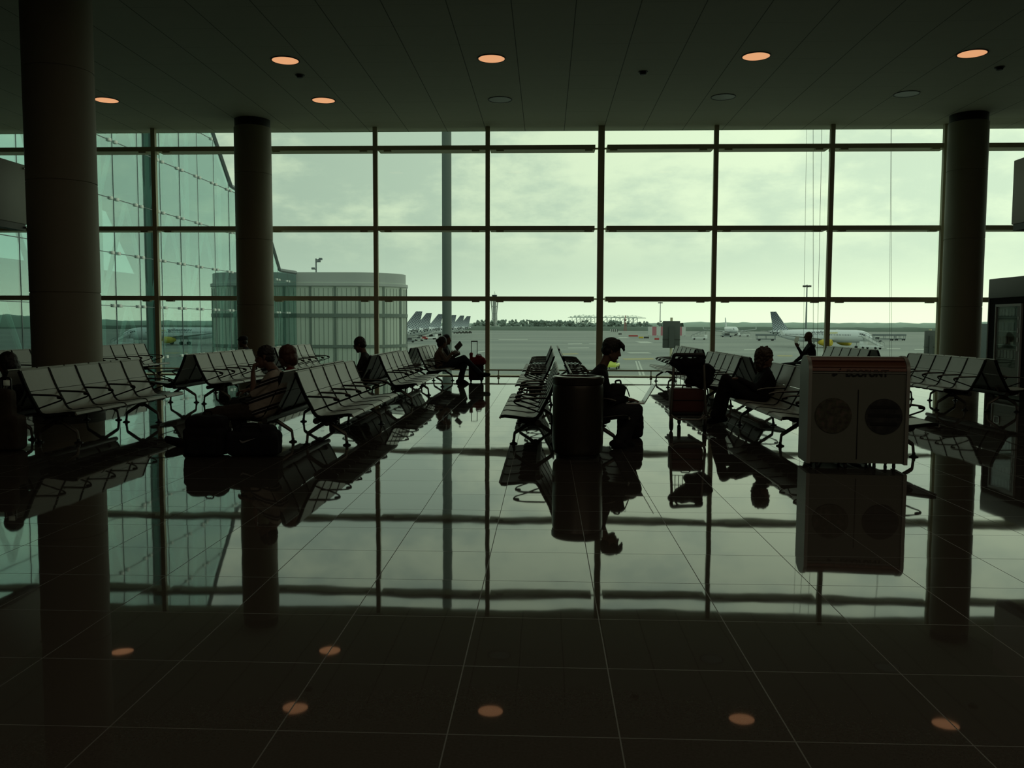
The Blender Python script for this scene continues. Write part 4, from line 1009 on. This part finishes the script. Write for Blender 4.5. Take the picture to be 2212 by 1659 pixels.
# ---------------------------------------------------------------- aircraft
def fuselage_mat():
    m = bpy.data.materials.new('airliner_livery'); m.use_nodes = True; g = NT(m); b = g.n['Principled BSDF']
    o = g.xyz(g.obj()); x, y, z = o[0], o[1], o[2]
    win = g.math('MULTIPLY', g.math('LESS_THAN', g.math('FRACT', g.math('DIVIDE', x, .53)), .45), g.math('LESS_THAN', g.math('ABSOLUTE', g.math('SUBTRACT', z, 4.15)), .17))
    win = g.math('MULTIPLY', win, g.math('MULTIPLY', g.math('LESS_THAN', x, -6.), g.math('GREATER_THAN', x, -30.)))
    c = g.mix(win, (.70, .74, .77), (.05, .06, .08))
    u = g.math('ADD', x, g.math('MULTIPLY', z, .55)); v = g.math('SUBTRACT', z, g.math('MULTIPLY', x, .55))
    fu = g.math('ABSOLUTE', g.math('SUBTRACT', g.math('FRACT', u), .5)); fv = g.math('ABSOLUTE', g.math('SUBTRACT', g.math('FRACT', v), .5))
    c = g.mix(g.math('MULTIPLY', g.math('LESS_THAN', g.math('MAXIMUM', fu, fv), g.smooth(x, -28., -35., 0., .32)), g.math('LESS_THAN', x, -28.)), c, (.06, .08, .10)); g.put(b.inputs['Base Color'], c); b.inputs['Roughness'].default_value = .35
    return m
def dots_mat():
    m = bpy.data.materials.new('dotted_tail_livery'); m.use_nodes = True; g = NT(m); b = g.n['Principled BSDF']
    o = g.xyz(g.obj()); s = .66
    u = g.math('DIVIDE', g.math('ADD', o[0], g.math('MULTIPLY', o[2], .55)), s); v = g.math('DIVIDE', g.math('SUBTRACT', o[2], g.math('MULTIPLY', o[0], .55)), s)
    fu = g.math('ABSOLUTE', g.math('SUBTRACT', g.math('FRACT', u), .5)); fv = g.math('ABSOLUTE', g.math('SUBTRACT', g.math('FRACT', v), .5))
    h = g.smooth(o[2], 4.5, 11., .30, .46)
    dark = g.math('LESS_THAN', g.math('MAXIMUM', fu, fv), h)
    g.put(b.inputs['Base Color'], g.mix(dark, (.52, .58, .63), (.045, .06, .085))); b.inputs['Roughness'].default_value = .4
    return m
M['fuselage'] = fuselage_mat(); M['dots'] = dots_mat(); M['grey_wing'] = mat('wing_grey', (.42, .45, .46), .45, 0, .5, .08, .3)
def airliner(label, nose, rz, engine, dots=True, text=False, group=None):
    t = thing('airliner', label, 'airliner', (nose[0], nose[1], GZ), rz, group); H = 3.75
    st = [(0, .06, -.45), (.35, .62, -.40), (1.0, 1.08, -.30), (2.2, 1.55, -.14), (3.6, 1.84, -.04), (5.4, 1.975, 0), (24.5, 1.975, 0), (28, 1.78, .14), (31.5, 1.32, .48), (34.8, .72, .92), (36.8, .34, 1.15), (37.57, .16, 1.22)]
    b = MB(); n_ = 28; vs = []; fs = []
    for x, r, zc in st:
        for j in range(n_): a = 2*PI*j/n_; vs.append((-x, r*math.cos(a), H+zc+r*1.03*math.sin(a)))
    for i in range(len(st)-1):
        for j in range(n_): fs.append((i*n_+j, i*n_+(j+1) % n_, (i+1)*n_+(j+1) % n_, (i+1)*n_+j))
    fs += [tuple(range(n_)), tuple((len(st)-1)*n_+j for j in range(n_))]; b.add(vs, fs, True); b.build('fuselage', M['fuselage'], t)
    def blade(name, root, tip, th0, th1, m, axis):
        """root/tip: (x leading, x trailing, span, height)"""
        vs = []
        for (xl, xt, s, z), th in ((root, th0), (tip, th1)):
            c = xl-xt
            for fx, ft in ((0, 0), (.12, .8), (.4, 1.), (.75, .5), (1, .03), (.75, -.5), (.4, -1.), (.12, -.8)):
                if axis == 'fin': vs.append((-(xl + (xt-xl)*fx), th*ft, z))
                else: vs.append((-(xl + (xt-xl)*fx), s, z+th*ft))
        fs = [tuple(range(8)), tuple(range(15, 7, -1))] + [(i, 8+i, 8+(i+1) % 8, (i+1) % 8) for i in range(8)]
        return MB().add(vs, fs).build(name, m, t)
    for s in (-1, 1):
        w_ = blade('wing', (11.8, 18.6, s*1.6, H-1.25), (19.6, 21.2, s*16.9, H+.35), .42, .12, M['grey_wing'], 'w')
        MB().slab([(-19.9, s*16.9, H+.35), (-21.2, s*16.9, H+.35), (-21.9, s*17.05, H+2.0), (-21.2, s*17.05, H+2.0)], (0, .08*s, 0)).build('winglet', M['white_paint'], w_)
        MB().lathe([(.75, -10.2), (1.08, -10.5), (1.15, -11.6), (1.05, -13.2), (.70, -14.4), (.35, -15.0)], 20, (0, s*5.75, H-2.05), 'x').build('engine', engine, w_)
        MB().slab([(-11.4, s*5.75-.15, H-1.1), (-14.6, s*5.75-.15, H-1.0), (-15.5, s*5.75-.15, H-.7), (-12.6, s*5.75-.15, H-.65)], (0, .3, 0)).build('pylon', M['grey_wing'], w_)
        blade('tailplane', (31.6, 35.2, s*.7, H+.95), (35.0, 36.6, s*6.2, H+1.45), .16, .06, M['grey_wing'], 'w')
        g_ = MB(); g_.tube([(-17.9, s*3.6, .5), (-17.6, s*3.5, H-1.4)], .16, 8); go = g_.build('main_gear', M['grey_wing'], t)
        for dx in (-.4, .4): MB().lathe([(.4, -.18), (.55, -.12), (.55, .12), (.4, .18)], 16, (-17.9, s*3.6+dx, .55), 'y').build('wheel', M['rubber'], go)
    blade('tail_fin', (29.0, 35.4, 0, H+1.3), (34.4, 36.7, 0, H+8.0), .26, .12, M['dots'] if dots else M['white_paint'], 'fin')
    g_ = MB(); g_.tube([(-5.2, 0, .35), (-5.0, 0, H-1.6)], .12, 8); go = g_.build('nose_gear', M['grey_wing'], t)
    for dx in (-.26, .26): MB().lathe([(.3, -.1), (.38, -.06), (.38, .06), (.3, .1)], 14, (-5.2, dx, .38), 'y').build('wheel', M['rubber'], go)
    for s in (-1, 1):
        for x0, x1, a0, a1 in ((1.75, 2.15, .42, .95), (2.25, 2.75, .55, 1.0), (2.85, 3.3, .62, .98)):
            p = []
            for x, a in ((x0, a0), (x1, a0*.94), (x1, a1), (x0, a1*.97)):
                for (xa, ra, za), (xb, rb, zb) in zip(st, st[1:]):
                    if xa <= x <= xb: k = (x-xa)/(xb-xa); r = ra+(rb-ra)*k; zc = za+(zb-za)*k
                an = a*.62; p.append(V((-x, -s*(r+.02)*math.cos(an), H+zc+(r+.02)*1.03*math.sin(an))))
            MB().slab(p, (0, -s*.02, 0)).build('cockpit_window', M['darkglass'], t)
    if text:
        for txt, x0, m in (('vueling', -19.9, mat('grey_livery_lettering', (.10, .11, .13), .5, 0, .4, 0, 2)), ('.com', -13.7, mat('yellow_livery_lettering', (.55, .50, .16), .5, 0, .4, 0, 2))):
            me = text_mesh(txt, 2.05 if txt == 'vueling' else 1.55, 'lettering', m, .0, .05)
            bm = bmesh.new(); bm.from_mesh(me)
            for k in range(-6, 24): bmesh.ops.bisect_plane(bm, geom=bm.verts[:]+bm.edges[:]+bm.faces[:], plane_co=(0, .11*k, 0), plane_no=(0, 1, 0))
            bm.to_mesh(me); bm.free()
            for v in me.vertices:
                x, z = v.co.x, v.co.y*.62 + .80; zz = max(-1.9, min(1.9, z/1.03)); v.co = V((x0+x, -math.sqrt(1.975**2-zz*zz)-.03, H+z))
            o = bpy.data.objects.new('lettering', me); C.objects.link(o); o.parent = t
    return t
M['engine_white'] = M['white_paint']
air = airliner('white airliner with a dotted tail and yellow engines parked side-on at right', (101.4, 272), math.atan2(-27.5, 24.7), M['yellow'], True, True)
airliner('distant white airliner seen nose-on left of the dotted-tail airliner', (119.5, 545), -PI/2, M['pale'], False)
tails = [((912.4, 672.6), 313), ((933, 676), 361), ((957, 678.5), 407), ((985.9, 680.3), 446), ((1002.9, 681.4), 483), ((1016.7, 682.7), 521)]
names = ['largest and leftmost', 'second', 'third, half hidden by the column', 'fourth, right of the outside column', 'fifth', 'last and smallest']
for ((px, py), Y), nm in zip(tails, names):
    q = at(px, py, Y); airliner('parked airliner with dotted tail, %s of the left row' % nm, (q.x-36.7, Y), PI, M['pale'], True, False, 'row of parked airliners on the left')

# ---------------------------------------------------------------- ground equipment
def onground(px, Y): q = at(px, 705, Y); return (q.x, Y, GZ)
def wheels(t, xs, ys, r):
    for x in xs:
        for y in ys: MB().lathe([(r*.7, -.12), (r, -.08), (r, .08), (r*.7, .12)], 14, (x, y, r), 'y').build('wheel', M['rubber'], t)
def stair_truck(label, loc, rz, flip=1):
    t = thing('stair_truck', label, 'stair truck', loc, rz)
    b = MB(); b.rbox(-3.6, 3.6, -1.1, 1.1, .55, 1.1, .08, 2); b.build('chassis', M['white_paint'], t)
    b = MB(); b.rbox(2.3, 3.7, -1.05, 1.05, 1.05, 2.3, .15, 3); c = b.build('cab', M['white_paint'], t); MB().box(3.66, 3.74, -.9, .9, 1.5, 2.15).build('windscreen', M['darkglass'], c)
    MB().slab([(-3.8, -.9, 1.0), (3.0, -.9, 3.9), (3.0, -.9, 3.5), (-3.4, -.9, .8)], (0, 1.8, 0)).build('stair_flight', M['pale'], t)
    for y in (-.95, .95): 
        b = MB(); b.tube([(-3.8, y, 2.0), (3.0, y, 4.9), (4.2, y, 4.9)], .05, 6)
        for k in range(6): x = -3.8+1.36*k; b.tube([(x, y, 1.0+.43*1.36*k*.99), (x, y, 2.0+.426*1.36*k)], .035, 6)
        b.build('handrail', M['grey_paint'], t)
    b = MB(); b.rbox(2.8, 4.3, -.9, .9, 3.7, 3.9, .03, 2); b.tube([(3.0, 0, 1.1), (3.0, 0, 3.8)], .2, 8); b.build('platform', M['pale'], t)
    wheels(t, (-2.3, 2.3), (-1., 1.), .42); return t
q = onground(1884, 266); stair_truck('white stair truck by the nose of the dotted-tail airliner', q, PI-1.05)
q = onground(1511, 412); stair_truck('white stair truck between the sign board and the distant airliner', q, -.1)
q = onground(1607, 530); stair_truck('small stair truck right of the distant nose-on airliner', q, PI)
q = onground(928, 395); stair_truck('white stair truck below the dotted tails at left', q, .5)
def tug(label, loc, rz, m, L_=3.2, H_=1.6, group=None):
    t = thing('baggage_tug', label, 'airport tug', loc, rz, group)
    MB().rbox(-L_/2, L_/2, -.8, .8, .4, 1.0, .1, 2).build('body', m, t)
    c = MB().rbox(-L_*.2, L_*.25, -.7, .7, 1.0, H_, .1, 2).build('cab', m, t); MB().box(-L_*.15, L_*.2, -.72, .72, 1.1, H_-.15).build('side_window', M['darkglass'], c)
    wheels(t, (-L_*.32, L_*.32), (-.75, .75), .36); return t
tug('small orange tug by the stair truck below the dotted tails', onground(916, 385), 0, M['red'])
tug('dark tug parked at the edge of the rounded building', onground(884, 330), .3, M['grey_paint'], 4.2, 2.0)
tug('pale tug below the second dotted tail', onground(905, 360), -.2, M['pale'], 4., 1.8)
for i, px in enumerate((984, 992, 1000, 1007, 1015)):
    tug('dark baggage cart in the row right of the outside column', onground(px, 620+i*4), .2*i, M['steel_dark'], 3., 1.7, 'far baggage carts in a row')
def frame_loader(label, loc, rz, L_=9., m='grey_paint'):
    t = thing('belt_loader', label, 'loader', loc, rz)
    MB().rbox(-L_/2, L_/2, -1.1, 1.1, 2.2, 3.1, .1, 2).build('canopy', M[m], t)
    MB().rbox(-L_/2+.3, L_/2-.3, -1., 1., .5, 1.0, .1, 2).build('deck', M[m], t)
    for x in (-L_/2+.4, 0, L_/2-.4):
        for y in (-.95, .95): MB().tube([(x, y, .8), (x, y, 2.4)], .09, 6).build('post', M[m], t)
    wheels(t, (-L_*.33, L_*.33), (-1., 1.), .4); return t
frame_loader('dark open loader vehicle under the tail of the dotted airliner', onground(1655, 395), 0)
frame_loader('open shelter vehicle right of the airliner nose, larger', onground(1911, 410), 0, 10.5)
frame_loader('open shelter vehicle right of the airliner nose, smaller', onground(1945, 412), 0, 5.)
tug('pale service van behind the airliner nose', onground(1894, 380), 0, M['pale'], 5., 2.2)
tug('blue-grey van below the distant nose-on airliner', onground(1570, 500), 0, M['grey_paint'], 7., 2.3)
# yellow apron car
q = gpt(1325, 797); Yc = 143.
t = thing('apron_car', 'yellow airport car with a lit beacon driving on the apron', 'car', onground(1325, Yc), 1.35)
MB().rbox(-2.1, 2.1, -.85, .85, .35, .95, .15, 3).build('body', M['hivis'] if 'hivis' in M else mat('fluorescent_yellow_paint', (.50, .58, .10), .4, 0, .5, .05, 2), t)
c = MB().prism([(-1.8, .9), (-1.4, 1.55), (.5, 1.55), (1.1, .9)], -.75, .75, 'y').build('cabin', mat('car_cabin_yellow', (.45, .52, .10), .4, 0, .5, .05, 2), t)
MB().prism([(-1.62, 1.0), (-1.32, 1.45), (.44, 1.45), (.9, 1.0)], -.77, .77, 'y').build('windows', M['darkglass'], c)
wheels(t, (-1.3, 1.3), (-.8, .8), .32)
MB().lathe([(.14, 1.56), (.14, 1.68), (.08, 1.76)], 12, (-.5, -.5, 0)).build('beacon', mat('lit_beacon', (.9, .3, .2), .4, 0, .5, 0, 1, 0, (1., .35, .25), 2.5), t)
# sign boards on posts outside
M['sign_grey'] = mat('dark_sign_grey', (.07, .08, .073), .6, 0, .4, .15, 2)
def board(label, px0, px1, y0, y1, ptop, Y, two=True):
    a, b_ = at(px0, y0, Y), at(px1, y1, Y); cx = (a.x+b_.x)/2
    t = thing('stand_sign', label, 'sign', (cx, Y, GZ)); zt, zb = a.z-GZ, b_.z-GZ; w_ = (b_.x-a.x)/2
    MB().rbox(-w_, w_, .08, .26, zb, zt, .03, 2).build('board', M['sign_grey'], t)
    MB().box(-w_*.32, w_*.32, .0, .09, zb+.02, zt-.3).build('centre_panel', M['sign_grey'], t)
    MB().box(-w_*1.01, w_*1.01, .06, .28, zb+(zt-zb)*.30, zb+(zt-zb)*.33).build('joint_strip', M['steel_dark'], t)
    MB().tube([(0, .17, 0), (0, .17, at(px0, ptop, Y).z-GZ)], .075, 10).build('post', M['steel'], t)
board('grey sign board on a post outside the glass, left of the luggage trolley', 1433, 1469, 693.5, 752, 686, 50)
board('narrow dark sign board outside, just left of the right column', 2001, 2022, 714, 766, 711, 50)
# boarding bridge glimpsed right of the right column
t = thing('boarding_bridge', 'dark glazed boarding bridge glimpsed between the right column and the kiosk', 'boarding bridge', (19.6, 38, GZ))
MB().box(0, 9, 0, 4, 4.4, 7.55).build('tunnel', M['darkteal'] if 'darkteal' in M else mat('dark_teal_cladding', (.03, .05, .05), .3, 0, .5, .3, .8), t)
for i in range(5): MB().box(.1+1.8*i, .2+1.8*i, -.04, 0, 4.4, 7.55).build('frame_post', M['grey_paint'], t)
for z in (5.4, 6.5): MB().box(0, 9, -.05, 0, z, z+.08).build('frame_rail', M['grey_paint'], t)
for x in (1.5, 7.): MB().box(x-.2, x+.2, 1.8, 2.2, 0, 4.4).build('leg', M['grey_paint'], t)
# light masts
def mast(label, px, ptop, Y, head=2.6, name='light_mast'):
    q = at(px, ptop, Y); h = q.z-GZ; t = thing(name, label, 'light mast', (q.x, Y, GZ))
    MB().tube([(0, 0, 0), (0, 0, h-.6)], [.55, .28], 10).build('pole', M['grey_paint'], t)
    MB().lathe([(head*.6, h-1.5), (head, h-1.3), (head, h-1.1), (head*.6, h-1.0)], 16).build('head_ring', M['grey_paint'], t)
    for k in range(6):
        a = 2*PI*k/6; x, y = head*math.cos(a), head*math.sin(a); MB().rbox(x-.6, x+.6, y-.4, y+.4, h-1.9, h-1., .1, 2).build('floodlight', M['steel_dark'], t)
mast('tall floodlight mast behind the dotted-tail airliner', 1743.5, 612.5, 477, 1.7)
mast('floodlight mast rising behind the outside sign board', 1426.5, 651, 878, 1.8)
# striped screens and marker boards
def stripes_mat(name, c0, c1, w_):
    m = bpy.data.materials.new(name); m.use_nodes = True; g = NT(m); b = g.n['Principled BSDF']; o = g.xyz(g.obj())
    g.put(b.inputs['Base Color'], g.mix(g.math('LESS_THAN', g.math('FRACT', g.math('DIVIDE', o[0], w_)), .5), c0, c1)); b.inputs['Roughness'].default_value = .7; return m
a, b_ = at(1400, 705.5, 535), at(1481, 726, 535)
t = thing('striped_screen', 'red and white striped screen on the apron behind the sign board', 'barrier', (a.x, 535, GZ))
MB().box(0, b_.x-a.x, 0, .4, .3, a.z-GZ).build('panel', stripes_mat('red_white_stripes', (.42, .16, .20), (.52, .55, .54), 5.2), t)
for k in range(5): MB().box(.2+5.6*k, .5+5.6*k, .4, 1.6, 0, 3).build('prop', M['grey_paint'], t)
a, b_ = at(1318.5, 711, 770), at(1334.5, 718, 770)
t = thing('striped_screen', 'small black and white striped screen far out, right of the thick mullion', 'barrier', (a.x, 770, GZ))
MB().box(0, b_.x-a.x, 0, .3, .4, a.z-GZ).build('panel', stripes_mat('black_white_stripes', (.05, .06, .06), (.5, .52, .5), 1.7), t)
for k in range(3): MB().box(.3+2.8*k, .6+2.8*k, .3, 1., 0, 1.5).build('prop', M['grey_paint'], t)
for px0, px1, Y, m, lb in ((1358, 1378, 500, 'red', 'long low red marker board on the apron'), (1380, 1390, 440, 'yellow', 'low yellow marker board beside a dark one on the apron'), (1391, 1402, 440, 'steel_dark', 'low dark marker board beside the yellow one'), (1414, 1424, 400, 'red', 'short red marker board left of the sign board'), (1336, 1343, 590, 'steel_dark', 'small dark marker board below the black and white screen')):
    a, b_ = at(px0, 720, Y), at(px1, 720, Y)
    t = thing('marker_board', lb, 'marker board', (a.x, Y, GZ)); MB().rbox(0, b_.x-a.x, 0, .25, .1, .95, .03, 2).build('panel', M[m], t)
    for x in (.2, b_.x-a.x-.2): MB().box(x-.08, x+.08, .05, .6, 0, .12).build('foot', M['grey_paint'], t)
# control tower
q = at(1068.2, 633, 1700)
t = thing('control_tower', 'distant control tower with a flared lattice shaft', 'control tower', (q.x, 1700, GZ)); s = 1.06
MB().lathe([(3.2, 0), (3.0, 25), (3.6, 52)], 16).build('core', M['pale'], t)
for k in range(10):
    a = 2*PI*k/10; prof = [(6.6, 0), (5.0, 14), (4.7, 24), (6.2, 40), (8.2, 53)]
    MB().tube([(r*math.cos(a+.03*i), r*math.sin(a+.03*i), z*s) for i, (r, z) in enumerate(prof)], .55, 6).build('rib', M['pale'], t)
for z, r in ((16, 5.1), (27, 5.0), (40, 6.4)): MB().lathe([(r-.3, z), (r+.25, z+.2), (r+.25, z+.9), (r-.3, z+1.1)], 20, caps=False).build('ring', M['pale'], t)
MB().lathe([(8.0, 54), (8.6, 56), (8.6, 58.5), (7.0, 59)], 24).build('deck', M['grey_paint'], t)
MB().lathe([(4.4, 59), (5.2, 62.5), (4.8, 63.2)], 16).build('cab', M['darkglass'], t)
b = MB(); b.tube([(0, 0, 63), (0, 0, 70)], .3, 6); b.tube([(2, 0, 63), (2, 0, 67)], .2, 6); b.build('antenna', M['grey_paint'], t)
q = at(1351, 681, 880)
t = thing('lattice_mast', 'thin lattice mast on the far field, right of the thick mullion', 'mast', (q.x, 880, GZ)); h = q.z-GZ; b = MB()
for sx in (-1, 1):
    for sy in (-1, 1): b.tube([(sx*1.1, sy*1.1, 0), (sx*.25, sy*.25, h)], .12, 5)
for k in range(7):
    z0, z1 = h*k/7, h*(k+1)/7; r0, r1 = 1.1-.85*k/7, 1.1-.85*(k+1)/7; b.tube([(-r0, -r0, z0), (r1, -r1, z1)], .08, 4); b.tube([(r0, r0, z0), (-r1, r1, z1)], .08, 4)
b.build('lattice', M['red'], t); MB().box(-.9, .9, -.3, .3, h*.62, h*.75).build('cross_head', M['grey_paint'], t)
# harbour cranes on the horizon
M['hazecrane'] = mat('haze_paled_crane', (.78, .84, .80), .7, 0, .3, .03, .1)  # aerial haze mixed into the crane colour
def crane():
    t = thing('harbour_crane', '', 'crane')
    b = MB()
    for x in (-7, 7):
        for y in (-5, 5): b.tube([(x, y, 0), (x, y, 27)], .75, 5)
    for y in (-5, 5): b.tube([(-7, y, 14), (7, y, 14)], .6, 5); b.tube([(-7, y, 14), (7, y, 27)], .5, 5)
    b.build('portal_frame', M['hazecrane'], t)
    b = MB(); b.box(-20, 34, -1.4, 1.4, 27, 28.6); b.build('boom', M['hazecrane'], t)
    b = MB(); b.tube([(-7, 0, 28), (2, 0, 35)], .6, 5); b.tube([(7, 0, 28), (2, 0, 35)], .6, 5); b.tube([(2, 0, 35), (31, 0, 28.5)], .4, 4); b.build('apex_frame', M['hazecrane'], t)
    MB().box(-14, -8, -2, 2, 28.6, 31.5).build('machine_house', M['hazecrane'], t)
    return t
c0 = crane(); first = True
for i, px in enumerate((1241, 1250, 1258, 1265, 1272, 1280, 1307, 1316, 1335, 1344, 1353, 1364, 1372)):
    q = at(px, 690, 2600+12*i); o = c0 if first else copy_tree(c0); first = False
    o.location = (q.x, 2600+12*i, GZ-2.5+1.2*(i % 3)); o['label'] = 'pale harbour crane in the group on the horizon'; o['group'] = 'harbour cranes on the horizon'
# far vegetation
def ridge(name, label, y, x0, x1, hf, m, step=5., dep=30., rough=.10):
    n_ = int((x1-x0)/step)+1; vs = []; fs = []
    for i in range(n_):
        x = x0+step*i; h = hf(x)
        for k, (dy, f) in enumerate(((0, 0), (1.5, .62), (4., .92), (9., 1.), (dep, .9), (dep+6, 0))):
            nz = mnoise.noise(V((x*.11+k*7.3, k*3.1, y))) * rough + mnoise.noise(V((x*.37, k*5., y+3)))*rough*.7
            vs.append((x, y+dy+2*mnoise.noise(V((x*.2, k, 1.))), GZ + max(0, h*f*(1+nz*(f > 0)))))
    for i in range(n_-1):
        for k in range(5): fs.append((i*6+k, (i+1)*6+k, (i+1)*6+k+1, i*6+k+1))
    return tag(MB().add(vs, fs, True).build(name, m), label, 'vegetation', None, 'stuff')
def hr(x):
    k = (x-150)/250.
    return 9.2 + .35*mnoise.noise(V((x*.03, 0, 0))) + (max(0, x-440)/22. if x > 440 else 0)
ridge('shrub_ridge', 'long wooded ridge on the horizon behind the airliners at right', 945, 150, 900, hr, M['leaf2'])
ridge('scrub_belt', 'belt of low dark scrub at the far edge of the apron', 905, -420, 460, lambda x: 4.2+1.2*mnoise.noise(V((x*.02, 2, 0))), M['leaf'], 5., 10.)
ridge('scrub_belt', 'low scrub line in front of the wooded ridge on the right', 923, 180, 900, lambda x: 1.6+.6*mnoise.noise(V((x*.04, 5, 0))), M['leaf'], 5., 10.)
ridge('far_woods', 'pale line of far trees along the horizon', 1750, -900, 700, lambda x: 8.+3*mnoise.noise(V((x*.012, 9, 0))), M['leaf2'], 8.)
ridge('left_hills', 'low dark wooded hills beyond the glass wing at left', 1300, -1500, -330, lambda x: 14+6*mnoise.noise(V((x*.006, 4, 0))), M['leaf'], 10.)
random.seed(11)
M['leaf3'] = mat('hazy_tree_foliage', (.23, .29, .26), .95, 0, .1, .2, .05)  # tree colour paled to stand in for haze
b = MB()
for i in range(120):
    px = random.uniform(1020, 1440); Y = 1250+random.uniform(-60, 160); q = at(px, 700, Y); h = random.uniform(7, 14)
    for k in range(9):
        r = random.uniform(.9, 2.3); bm = bmesh.new(); bmesh.ops.create_icosphere(bm, subdivisions=2, radius=1)
        c = V((q.x+random.uniform(-4.5, 4.5), Y+random.uniform(-3, 3), GZ+h-r-random.uniform(0, 5)))
        for w_ in bm.verts: w_.co = c + w_.co*r*(1+.55*mnoise.noise(w_.co*1.6+c))
        b.frombm(bm, True)
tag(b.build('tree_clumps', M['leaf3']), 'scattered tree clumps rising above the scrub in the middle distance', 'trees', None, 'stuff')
# ------------------------------------------------------------------ sky and render
sc = bpy.context.scene
w = bpy.data.worlds.new('sky'); sc.world = w; w.use_nodes = True
g = NT(w); g.n.clear()
out = g.node('ShaderNodeOutputWorld'); bg = g.node('ShaderNodeBackground'); g.l.new(bg.outputs[0], out.inputs[0])
d = g.node('ShaderNodeTexCoord').outputs['Generated']; o = g.xyz(d)
yy = g.math('MAXIMUM', o[1], .05)
az = g.math('DIVIDE', o[0], yy); el = g.math('DIVIDE', o[2], yy)
el2 = g.math('MAXIMUM', o[2], 0.)
p1 = g.comb(g.math('MULTIPLY', o[0], 1.), o[1], g.math('MULTIPLY', o[2], 2.3))
n1 = g.noise(p1, 4.6, 8, .58).outputs['Fac']; n2 = g.noise(p1, 14., 6, .6).outputs['Fac']
cl = g.math('ADD', g.math('MULTIPLY', n1, .65), g.math('MULTIPLY', n2, .35))
cl = g.smooth(cl, .44, .60)
# the hidden sun brightens the cloud on the right and along the horizon
right = g.smooth(o[0], -.55, .55)
hor = g.smooth(el2, .0, .085, 1., 0.)
base = g.mix(right, (.43, .505, .495), (.88, .94, .885))
lit = g.mix(right, (.69, .735, .66), (1.12, 1.14, 1.01))
skyc = g.mix(g.math('MULTIPLY', cl, g.smooth(el2, .03, .13)), base, lit)
horc = g.mix(right, (.66, .76, .74), (1.30, 1.28, 1.12))
skyc = g.mix(g.math('MULTIPLY', hor, g.smooth(o[0], -.7, .25, .45, 1.)), skyc, horc)
up = g.smooth(el2, .28, .6)
skyc = g.mix(up, skyc, (.62, .67, .68))
skyc = g.mix(g.math('LESS_THAN', o[2], -.004), skyc, (.16, .18, .16))
g.put(bg.inputs[0], skyc); bg.inputs[1].default_value = 1.0
w.cycles.sampling_method = 'AUTOMATIC'
vs = sc.view_settings; vs.view_transform = 'Standard'; vs.look = 'None'; vs.gamma = 1; vs.exposure = 0; vs.use_curve_mapping = False
sc.cycles.use_denoising = True
sc.cycles.max_bounces = 9; sc.cycles.diffuse_bounces = 4; sc.cycles.glossy_bounces = 5; sc.cycles.transparent_max_bounces = 16
sc.cycles.use_adaptive_sampling = True; sc.cycles.adaptive_threshold = .02
sc.cycles.sample_clamp_indirect = 4
